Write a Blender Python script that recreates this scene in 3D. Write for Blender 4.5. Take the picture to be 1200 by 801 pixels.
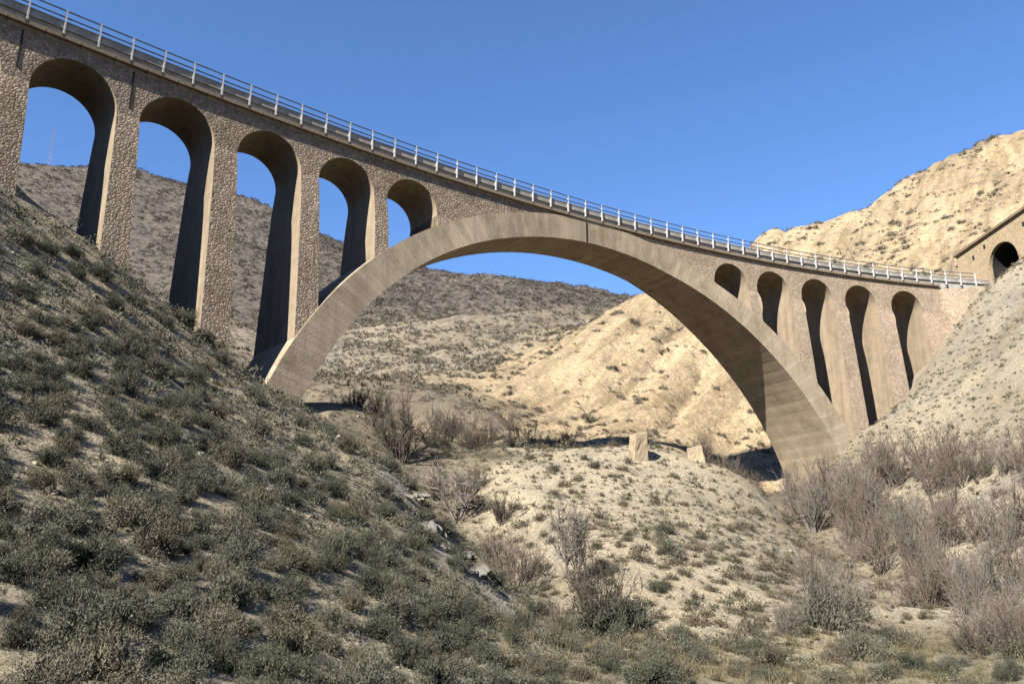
import bpy, math, random
import numpy as np
from mathutils import Vector, Matrix

for o in list(bpy.data.objects): bpy.data.objects.remove(o)
scene = bpy.context.scene
col = scene.collection
R = math.radians

# ------------------------------------------------------------------ camera
cam = bpy.data.cameras.new('camera'); cam_o = bpy.data.objects.new('camera', cam); col.objects.link(cam_o)
cam.sensor_width = 36; cam.lens = 28.8; cam.clip_start = 0.1; cam.clip_end = 6000
cam_o.location = (0, 0, 0); cam_o.rotation_euler = (R(90 + 15), 0, 0)
scene.camera = cam_o

# ------------------------------------------------------------------ sky and sun
SUN_EL = R(36.5); SUN_AZ = (-0.62, -0.785)            # horizontal direction towards the sun: behind the camera, to the left
w = bpy.data.worlds.new('World'); scene.world = w; w.use_nodes = True
nt = w.node_tree; nt.nodes.clear()
sky = nt.nodes.new('ShaderNodeTexSky'); sky.sky_type = 'NISHITA'; sky.sun_disc = False
sky.sun_elevation = SUN_EL; sky.sun_rotation = math.atan2(SUN_AZ[0], SUN_AZ[1])
sky.altitude = 1500; sky.air_density = 1.0; sky.dust_density = 0.0; sky.ozone_density = 8.5
bg = nt.nodes.new('ShaderNodeBackground'); bg.inputs[1].default_value = 0.065
out = nt.nodes.new('ShaderNodeOutputWorld')
nt.links.new(sky.outputs[0], bg.inputs[0]); nt.links.new(bg.outputs[0], out.inputs[0])
sl = bpy.data.lights.new('sun', 'SUN'); sl.energy = 5.0; sl.angle = R(0.53); sl.color = (1.0, 0.94, 0.84)
sun = bpy.data.objects.new('sun', sl); col.objects.link(sun)
d = Vector((SUN_AZ[0] * math.cos(SUN_EL), SUN_AZ[1] * math.cos(SUN_EL), math.sin(SUN_EL)))
sun.rotation_euler = d.to_track_quat('Z', 'Y').to_euler(); sun.location = (-60, -80, 90)
vs = scene.view_settings; vs.view_transform = 'Standard'; vs.look = 'None'; vs.exposure = 1.95; vs.gamma = 1.0; vs.use_curve_mapping = False

rng = np.random.default_rng(11); random.seed(5)

# ------------------------------------------------------------------ helpers
def tag(o, label=None, cat=None, group=None, kind=None):
    if label: o['label'] = label
    if cat: o['category'] = cat
    if group: o['group'] = group
    if kind: o['kind'] = kind
    return o

def empty(name, loc, label=None, cat=None, group=None):
    o = bpy.data.objects.new(name, None); o.empty_display_size = 0.3; o.location = loc; col.objects.link(o)
    return tag(o, label, cat, group)

def mesh(name, V, F, mats, attrs=None, smooth=False, mat_idx=None):
    """V (n,3); F (m,k) array of k-gons or a list of tuples."""
    me = bpy.data.meshes.new(name)
    V = np.asarray(V, np.float32)
    if isinstance(F, np.ndarray):
        m, k = F.shape
        me.vertices.add(len(V)); me.vertices.foreach_set('co', V.ravel())
        me.loops.add(m * k); me.loops.foreach_set('vertex_index', F.astype(np.int32).ravel())
        me.polygons.add(m); me.polygons.foreach_set('loop_start', np.arange(0, m * k, k, dtype=np.int32))
        me.update(calc_edges=True)
    else:
        me.from_pydata([tuple(map(float, v)) for v in V], [], [tuple(int(i) for i in f) for f in F]); me.update()
    for mt in (mats if isinstance(mats, (list, tuple)) else [mats]): me.materials.append(mt)
    if mat_idx is not None: me.polygons.foreach_set('material_index', np.asarray(mat_idx, np.int32))
    if smooth: me.polygons.foreach_set('use_smooth', np.ones(len(me.polygons), bool))
    for an, (typ, data) in (attrs or {}).items():
        a = me.attributes.new(an, typ, 'POINT')
        if typ == 'FLOAT': a.data.foreach_set('value', np.asarray(data, np.float32).ravel())
        else: a.data.foreach_set('color', np.asarray(data, np.float32).ravel())
    return me

def obj(name, me, parent=None, loc=None, rot=None, scale=None):
    o = bpy.data.objects.new(name, me); col.objects.link(o)
    if parent is not None: o.parent = parent
    if loc is not None: o.location = loc
    if rot is not None: o.rotation_euler = rot
    if scale is not None: o.scale = scale
    return o

class MB:
    """collects boxes, prisms and tubes into one mesh"""
    def __init__(s): s.V = []; s.F = []
    def add(s, V, F):
        b = len(s.V); s.V += [tuple(v) for v in V]; s.F += [tuple(i + b for i in f) for f in F]
    def hexa(s, A, B):                                # two quads, bottom and top, same winding
        s.add(list(A) + list(B), [(3, 2, 1, 0), (4, 5, 6, 7), (0, 1, 5, 4), (1, 2, 6, 5), (2, 3, 7, 6), (3, 0, 4, 7)])
    def box(s, x0, x1, y0, y1, z0, z1):
        s.hexa([(x0, y0, z0), (x1, y0, z0), (x1, y1, z0), (x0, y1, z0)], [(x0, y0, z1), (x1, y0, z1), (x1, y1, z1), (x0, y1, z1)])
    def tube(s, pts, r, n=6):
        ring = []
        pts = [Vector(p) for p in pts]
        for i, p in enumerate(pts):
            t = (pts[min(i + 1, len(pts) - 1)] - pts[max(i - 1, 0)]).normalized()
            u = t.cross(Vector((0, 0, 1)) if abs(t.z) < .9 else Vector((1, 0, 0))).normalized(); v = u.cross(t)
            ring += [p + u * (r * math.cos(2 * math.pi * k / n)) + v * (r * math.sin(2 * math.pi * k / n)) for k in range(n)]
        F = [(i * n + k, i * n + (k + 1) % n, (i + 1) * n + (k + 1) % n, (i + 1) * n + k) for i in range(len(pts) - 1) for k in range(n)]
        F += [tuple(range(n))[::-1], tuple(range((len(pts) - 1) * n, len(pts) * n))]
        s.add(ring, F)
    def me(s, name, mat, base=(0, 0, 0), smooth=False):
        return mesh(name, np.array(s.V) - np.array(base), s.F, mat, smooth=smooth)

def hash2(ix, iy, seed):
    h = (ix.astype(np.int64) * 374761393 + iy.astype(np.int64) * 668265263 + seed * 974634541) & 0x7fffffff
    h = ((h ^ (h >> 13)) * 1274126177) & 0x7fffffff
    return ((h ^ (h >> 16)) & 0xffff) / 65535.0
def vnoise(x, y, seed=0):
    ix = np.floor(x); iy = np.floor(y); fx = x - ix; fy = y - iy
    fx = fx * fx * (3 - 2 * fx); fy = fy * fy * (3 - 2 * fy)
    a = hash2(ix, iy, seed); b = hash2(ix + 1, iy, seed); c = hash2(ix, iy + 1, seed); e = hash2(ix + 1, iy + 1, seed)
    return (a + (b - a) * fx + (c - a) * fy + (a - b - c + e) * fx * fy) * 2 - 1
def fbm(x, y, o=4, seed=0):
    t = np.zeros_like(x); amp = 1.0
    for k in range(o): t += amp * vnoise(x * 2 ** k + 17.3 * k, y * 2 ** k - 9.1 * k, seed + k); amp *= .5
    return t

# ------------------------------------------------------------------ materials
def nodes(name):
    m = bpy.data.materials.new(name); m.use_nodes = True
    t = m.node_tree; b = t.nodes['Principled BSDF']
    b.inputs['Specular IOR Level'].default_value = 0.15; b.inputs['Roughness'].default_value = 0.9
    def N(typ, **kw):
        n = t.nodes.new(typ)
        for k, v in kw.items():
            if k in n.inputs: n.inputs[k].default_value = v
            else: setattr(n, k, v)
        return n
    return m, t, b, N, t.links.new
def ramp(N, stops):
    r = N('ShaderNodeValToRGB'); e = r.color_ramp.elements
    while len(e) < len(stops): e.new(0.5)
    for el, (p, c) in zip(e, stops): el.position = p; el.color = (*c, 1)
    return r
def mixc(N, L, a, b, fac, mode='MIX'):
    m = N('ShaderNodeMix', data_type='RGBA', blend_type=mode)
    for s, v in ((0, fac), (6, a), (7, b)):
        if hasattr(v, 'is_linked'): L(v, m.inputs[s])
        else: m.inputs[s].default_value = v if s == 0 else (*v, 1)
    return m.outputs[2]

def mat_rubble(name, cell, stops, mortar, bump=1.0, dist=0.07, mort_w=0.05, weather=0.5, stain_shade=False):
    m, t, b, N, L = nodes(name)
    tc = N('ShaderNodeTexCoord'); src = tc.outputs['Object']
    nz = N('ShaderNodeTexNoise', Scale=4.0, Detail=3.0); L(src, nz.inputs['Vector'])
    wob = N('ShaderNodeVectorMath', operation='MULTIPLY_ADD'); L(nz.outputs['Color'], wob.inputs[0]); wob.inputs[1].default_value = (.2,) * 3; L(src, wob.inputs[2])
    vo = N('ShaderNodeTexVoronoi', feature='F1', Scale=1 / cell, Randomness=.9); L(wob.outputs[0], vo.inputs['Vector'])
    ve = N('ShaderNodeTexVoronoi', feature='DISTANCE_TO_EDGE', Scale=1 / cell, Randomness=.9); L(wob.outputs[0], ve.inputs['Vector'])
    sep = N('ShaderNodeSeparateColor'); L(vo.outputs['Color'], sep.inputs[0])
    rp = ramp(N, stops); L(sep.outputs[0], rp.inputs[0])
    mr = N('ShaderNodeMapRange'); mr.inputs[1].default_value = mort_w * .4; mr.inputs[2].default_value = mort_w * 1.6; L(ve.outputs['Distance'], mr.inputs[0])
    c = mixc(N, L, mortar, rp.outputs[0], mr.outputs[0])
    big = N('ShaderNodeTexNoise', Scale=.35, Detail=5.0, Roughness=.65); L(src, big.inputs['Vector'])
    br = ramp(N, [(.36, (.62, .58, .52)), (.52, (1, 1, 1)), (.68, (1.12, 1.06, .98))]); L(big.outputs[0], br.inputs[0])
    c = mixc(N, L, c, br.outputs[0], weather, 'MULTIPLY')
    fine = N('ShaderNodeTexNoise', Scale=14.0, Detail=4.0, Roughness=.7); L(src, fine.inputs['Vector'])
    fr = ramp(N, [(.3, (.7, .7, .7)), (.7, (1.2, 1.2, 1.2))]); L(fine.outputs[0], fr.inputs[0])
    c = mixc(N, L, c, fr.outputs[0], .6, 'MULTIPLY')
    if stain_shade:                                          # seepage and the cornice's shadow band painted together, ragged and patchy
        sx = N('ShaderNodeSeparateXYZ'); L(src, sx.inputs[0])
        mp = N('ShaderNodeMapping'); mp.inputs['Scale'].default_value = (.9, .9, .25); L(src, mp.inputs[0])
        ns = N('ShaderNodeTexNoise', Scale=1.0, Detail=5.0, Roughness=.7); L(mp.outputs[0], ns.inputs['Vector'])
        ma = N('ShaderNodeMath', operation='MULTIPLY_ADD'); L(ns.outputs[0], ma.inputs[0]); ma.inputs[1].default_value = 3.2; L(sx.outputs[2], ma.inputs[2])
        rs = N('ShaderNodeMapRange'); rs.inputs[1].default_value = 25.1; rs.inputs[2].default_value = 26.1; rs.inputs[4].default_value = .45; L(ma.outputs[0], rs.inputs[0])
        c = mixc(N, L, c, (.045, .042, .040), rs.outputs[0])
    L(c, b.inputs['Base Color'])
    # relief: rounded stones, each set a little differently
    cl = N('ShaderNodeMapRange', interpolation_type='SMOOTHSTEP'); cl.inputs[1].default_value = 0; cl.inputs[2].default_value = .28; L(ve.outputs['Distance'], cl.inputs[0])
    pr = N('ShaderNodeMath', operation='MULTIPLY'); L(cl.outputs[0], pr.inputs[0])
    pv = N('ShaderNodeMath', operation='MULTIPLY_ADD'); L(sep.outputs[1], pv.inputs[0]); pv.inputs[1].default_value = .8; pv.inputs[2].default_value = .5; L(pv.outputs[0], pr.inputs[1])
    ad = N('ShaderNodeMath', operation='MULTIPLY_ADD'); L(fine.outputs[0], ad.inputs[0]); ad.inputs[1].default_value = .35; L(pr.outputs[0], ad.inputs[2])
    bp = N('ShaderNodeBump', Strength=bump, Distance=dist); L(ad.outputs[0], bp.inputs['Height']); L(bp.outputs[0], b.inputs['Normal'])
    return m

def mat_conc(name, base, var=.35, scale=.6, bump=.5, streak=True, fine_scale=9.0, boards=0):
    m, t, b, N, L = nodes(name)
    tc = N('ShaderNodeTexCoord'); src = tc.outputs['Object']
    n1 = N('ShaderNodeTexNoise', Scale=scale, Detail=6.0, Roughness=.65); L(src, n1.inputs['Vector'])
    k = var
    r1 = ramp(N, [(.3, tuple(x * (1 - k) for x in base)), (.5, base), (.72, tuple(min(1, x * (1 + k * .7)) for x in base))]); L(n1.outputs[0], r1.inputs[0])
    c = r1.outputs[0]
    if streak:
        mp = N('ShaderNodeMapping'); mp.inputs['Scale'].default_value = (1.6, 1.6, .12); L(src, mp.inputs[0])
        n2 = N('ShaderNodeTexNoise', Scale=1.0, Detail=4.0, Roughness=.6); L(mp.outputs[0], n2.inputs['Vector'])
        r2 = ramp(N, [(.35, (.6, .57, .52)), (.55, (1, 1, 1)), (.75, (1.15, 1.13, 1.1))]); L(n2.outputs[0], r2.inputs[0])
        c = mixc(N, L, c, r2.outputs[0], .32 if boards else .55, 'MULTIPLY')
    n3 = N('ShaderNodeTexNoise', Scale=fine_scale, Detail=5.0, Roughness=.7); L(src, n3.inputs['Vector'])
    r3 = ramp(N, [(.32, (.68, .68, .68)), (.68, (1.2, 1.2, 1.2))]); L(n3.outputs[0], r3.inputs[0])
    c = mixc(N, L, c, r3.outputs[0], .6, 'MULTIPLY')
    hgt_ = n3.outputs[0]
    if boards:                                         # marks left by the shuttering boards, across the barrel
        at = N('ShaderNodeAttribute', attribute_name='arc')
        dv = N('ShaderNodeMath', operation='MULTIPLY'); L(at.outputs['Fac'], dv.inputs[0]); dv.inputs[1].default_value = 1 / boards
        fr = N('ShaderNodeMath', operation='FRACT'); L(dv.outputs[0], fr.inputs[0]); fl = N('ShaderNodeMath', operation='FLOOR'); L(dv.outputs[0], fl.inputs[0])
        wn = N('ShaderNodeTexWhiteNoise', noise_dimensions='1D'); L(fl.outputs[0], wn.inputs['W'])
        r4 = ramp(N, [(0, (.88, .875, .86)), (1, (1.08, 1.075, 1.07))]); L(wn.outputs['Value'], r4.inputs[0]); c = mixc(N, L, c, r4.outputs[0], 1.0, 'MULTIPLY')
        ln = ramp(N, [(0, (.5, .5, .5)), (.08, (1, 1, 1)), (1, (1, 1, 1))]); L(fr.outputs[0], ln.inputs[0]); c = mixc(N, L, c, ln.outputs[0], .8, 'MULTIPLY')
        sm = N('ShaderNodeMath', operation='MULTIPLY_ADD'); L(ln.outputs[0], sm.inputs[0]); sm.inputs[1].default_value = .5; L(n3.outputs[0], sm.inputs[2]); hgt_ = sm.outputs[0]
        # rust and lime runs
        n5 = N('ShaderNodeTexNoise', Scale=.28, Detail=7.0, Roughness=.75); L(src, n5.inputs['Vector'])
        r5 = ramp(N, [(.38, (.62, .56, .50)), (.48, (1, 1, 1)), (.62, (1, 1, 1)), (.70, (1.35, 1.36, 1.36))]); L(n5.outputs[0], r5.inputs[0]); c = mixc(N, L, c, r5.outputs[0], .5, 'MULTIPLY')
    L(c, b.inputs['Base Color'])
    bp = N('ShaderNodeBump', Strength=bump, Distance=.05); L(hgt_, bp.inputs['Height']); L(bp.outputs[0], b.inputs['Normal'])
    return m

def mat_paint(name, base, rough=.6, metal=0.0, var=.25):
    m, t, b, N, L = nodes(name)
    tc = N('ShaderNodeTexCoord')
    n1 = N('ShaderNodeTexNoise', Scale=5.0, Detail=4.0); L(tc.outputs['Object'], n1.inputs['Vector'])
    r1 = ramp(N, [(.35, tuple(x * (1 - var) for x in base)), (.6, base)]); L(n1.outputs[0], r1.inputs[0]); L(r1.outputs[0], b.inputs['Base Color'])
    b.inputs['Roughness'].default_value = rough; b.inputs['Metallic'].default_value = metal
    return m

def mat_soil(name, fine=6.0, bump=.6, dist=.12, pebble=9.0, speck=.5, wash=0):
    m, t, b, N, L = nodes(name)
    tc = N('ShaderNodeTexCoord'); src = tc.outputs['Object']
    at = N('ShaderNodeAttribute', attribute_name='soil')
    n1 = N('ShaderNodeTexNoise', Scale=.45, Detail=6.0, Roughness=.65); L(src, n1.inputs['Vector'])
    r1 = ramp(N, [(.32, (.66, .68, .72)), (.5, (1, 1, 1)), (.7, (1.22, 1.17, 1.06))]); L(n1.outputs[0], r1.inputs[0])
    c = mixc(N, L, at.outputs['Color'], r1.outputs[0], .8, 'MULTIPLY')
    n2 = N('ShaderNodeTexNoise', Scale=fine, Detail=6.0, Roughness=.75); L(src, n2.inputs['Vector'])
    r2 = ramp(N, [(.34, (.55, .54, .52)), (.52, (1, 1, 1)), (.7, (1.28, 1.26, 1.22))]); L(n2.outputs[0], r2.inputs[0])
    c = mixc(N, L, c, r2.outputs[0], .8, 'MULTIPLY')
    vo = N('ShaderNodeTexVoronoi', feature='F1', Scale=pebble, Randomness=1.0); L(src, vo.inputs['Vector'])
    sp = N('ShaderNodeSeparateColor'); L(vo.outputs['Color'], sp.inputs[0])
    r3 = ramp(N, [(0, (.6, .58, .55)), (.5, (1, 1, 1)), (1, (1.35, 1.33, 1.3))]); L(sp.outputs[0], r3.inputs[0])
    c = mixc(N, L, c, r3.outputs[0], speck, 'MULTIPLY')
    L(c, b.inputs['Base Color'])
    hh = n2.outputs[0]
    if wash:                                           # rain wash: narrow runs of paler and darker soil down the fall line
        mp = N('ShaderNodeMapping'); mp.inputs['Rotation'].default_value = (0, 0, R(37)); L(src, mp.inputs[0])
        mq = N('ShaderNodeMapping'); mq.inputs['Scale'].default_value = (wash, .06, .06); L(mp.outputs[0], mq.inputs[0])
        n6 = N('ShaderNodeTexNoise', Scale=1.0, Detail=5.0, Roughness=.7, Distortion=.25); L(mq.outputs[0], n6.inputs['Vector'])
        r6 = ramp(N, [(.36, (.66, .63, .58)), (.5, (1, 1, 1)), (.68, (1.14, 1.13, 1.12))]); L(n6.outputs[0], r6.inputs[0]); c = mixc(N, L, c, r6.outputs[0], .85, 'MULTIPLY'); L(c, b.inputs['Base Color'])
        hs = N('ShaderNodeMath', operation='MULTIPLY_ADD'); L(n6.outputs[0], hs.inputs[0]); hs.inputs[1].default_value = 1.6; L(n2.outputs[0], hs.inputs[2]); hh = hs.outputs[0]
    ad = N('ShaderNodeMath', operation='MULTIPLY_ADD'); L(vo.outputs['Distance'], ad.inputs[0]); ad.inputs[1].default_value = -.5; L(hh, ad.inputs[2])
    bp = N('ShaderNodeBump', Strength=bump, Distance=dist); L(ad.outputs[0], bp.inputs['Height']); L(bp.outputs[0], b.inputs['Normal'])
    return m

def mat_leaf(name, stops, trans=.15):
    m, t, b, N, L = nodes(name)
    oi = N('ShaderNodeObjectInfo'); at = N('ShaderNodeAttribute', attribute_name='tint')
    ad = N('ShaderNodeMath', operation='ADD'); L(oi.outputs['Random'], ad.inputs[0]); L(at.outputs['Fac'], ad.inputs[1])
    fr = N('ShaderNodeMath', operation='FRACT'); L(ad.outputs[0], fr.inputs[0])
    r = ramp(N, stops); L(fr.outputs[0], r.inputs[0])
    a2 = N('ShaderNodeAttribute', attribute_name='leaf')                        # each leaf a little lighter or darker than the next
    mr = N('ShaderNodeMapRange'); mr.inputs[3].default_value = .6; mr.inputs[4].default_value = 1.5; L(a2.outputs['Fac'], mr.inputs[0])
    mul = N('ShaderNodeVectorMath', operation='SCALE'); L(r.outputs[0], mul.inputs[0]); L(mr.outputs[0], mul.inputs['Scale'])
    L(mul.outputs[0], b.inputs['Base Color'])
    if trans:
        tr = N('ShaderNodeBsdfTranslucent'); L(mul.outputs[0], tr.inputs[0]); mx = N('ShaderNodeMixShader'); mx.inputs[0].default_value = trans
        L(b.outputs[0], mx.inputs[1]); L(tr.outputs[0], mx.inputs[2]); L(mx.outputs[0], t.nodes['Material Output'].inputs[0])
    return m

M = {}
STONES = [(0, (.125, .095, .070)), (.2, (.185, .142, .103)), (.4, (.238, .186, .135)), (.55, (.182, .154, .12)), (.7, (.265, .21, .152)), (.85, (.205, .152, .113)), (1, (.30, .25, .19))]
M['rubble'] = mat_rubble('rubble_masonry', .20, STONES, (.105, .083, .065), bump=.6, dist=.055, mort_w=.06, stain_shade=True)
M['rubble_sunlit'] = mat_rubble('sunlit_masonry', .20, [(0, (.165, .13, .096)), (.3, (.22, .172, .127)), (.6, (.26, .207, .15)), (.8, (.20, .155, .117)), (1, (.295, .245, .188))], (.155, .122, .09), bump=.4, dist=.04, mort_w=.05)  # paler copy of the rubble: the right half's stronger sun is in its colour
M['dressed'] = mat_conc('dressed_stone', (0.1634, 0.1307, 0.0927), .2, .9, .35)
M['ring'] = mat_conc('arch_concrete', (.222, .182, .132), .2, .5, .5, boards=.5)
M['cornice'] = mat_conc('cornice_concrete', (0.1672, 0.133, 0.095), .3, .9, .4)
M['slab'] = mat_conc('slab_concrete', (0.228, 0.2204, 0.2052), .3, .9, .4)
M['joint'] = mat_conc('joint_bitumen', (0.0228, 0.0167, 0.0129), .4, 3.0, .4, False)
M['post'] = mat_paint('white_paint', (0.3192, 0.3192, 0.3116), .55)
M['rail'] = mat_paint('grey_paint', (0.0532, 0.0646, 0.0836), .5, .0)
M['steel'] = mat_paint('rail_steel', (0.0912, 0.0608, 0.0456), .5, .6)
M['block'] = mat_conc('block_stone', (0.2052, 0.1634, 0.1102), .25, 1.2, .6, False)
M['portal'] = mat_rubble('portal_masonry', .3, [(0, (.18, .142, .092)), (.5, (.21, .165, .108)), (1, (.24, .192, .128))], (.17, .134, .088), bump=.4, dist=.04, mort_w=.04, weather=.3)
M['coping'] = mat_conc('coping_stone', (0.0988, 0.076, 0.0532), .3, 1.0, .4, False)
M['lining'] = mat_conc('tunnel_dark', (0.0152, 0.0137, 0.0122), .3, 1.0, .3, False)  # near-black: the darkness inside mouth and weep holes is painted in
M['soil'] = mat_soil('valley_soil')
M['sand'] = mat_soil('hill_soil', fine=2.0, bump=.5, dist=.35, pebble=2.6, speck=.3, wash=.55)
M['ridge'] = mat_soil('ridge_soil', fine=.4, bump=.8, dist=1.5, pebble=.5, speck=.5)
M['rock'] = mat_conc('grey_rock', (.112, .105, .092), .35, 1.6, 1.0, False, 6.0)
M['shrub'] = mat_leaf('shrub_leaf', [(0, (.034, .037, .026)), (.3, (.052, .054, .039)), (.55, (.070, .069, .052)), (.8, (.076, .066, .047)), (1, (.043, .046, .031))], .05)
M['tuft'] = mat_leaf('tuft_leaf', [(0, (0.0456, 0.041, 0.0274)), (.4, (0.0646, 0.0547, 0.038)), (.7, (0.0798, 0.0638, 0.0441)), (1, (0.0532, 0.0486, 0.0319))], .1)
M['hillbush'] = mat_leaf('hill_bush_leaf', [(0, (.065, .058, .042)), (.5, (.088, .076, .056)), (1, (.075, .064, .049))], .1)
M['ridgebush'] = mat_leaf('ridge_scrub_leaf', [(0, (.055, .049, .040)), (.5, (.066, .057, .047)), (1, (.060, .052, .044))], .05)
M['grass'] = mat_leaf('dry_grass', [(0, (0.0988, 0.0836, 0.0456)), (.4, (0.1368, 0.114, 0.0684)), (.7, (0.0722, 0.0722, 0.0342)), (1, (0.114, 0.0988, 0.0608))], .25)
M['twig_dark'] = mat_leaf('dark_twig', [(0, (0.0494, 0.0395, 0.0319)), (1, (0.0684, 0.0555, 0.0441))], 0)
M['twig_grey'] = mat_leaf('grey_twig', [(0, (.098, .086, .073)), (1, (.135, .116, .10))], 0)
M['twig_red'] = mat_leaf('reddish_twig', [(0, (.086, .069, .056)), (.5, (.115, .092, .075)), (1, (.082, .069, .057))], 0)

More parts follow.
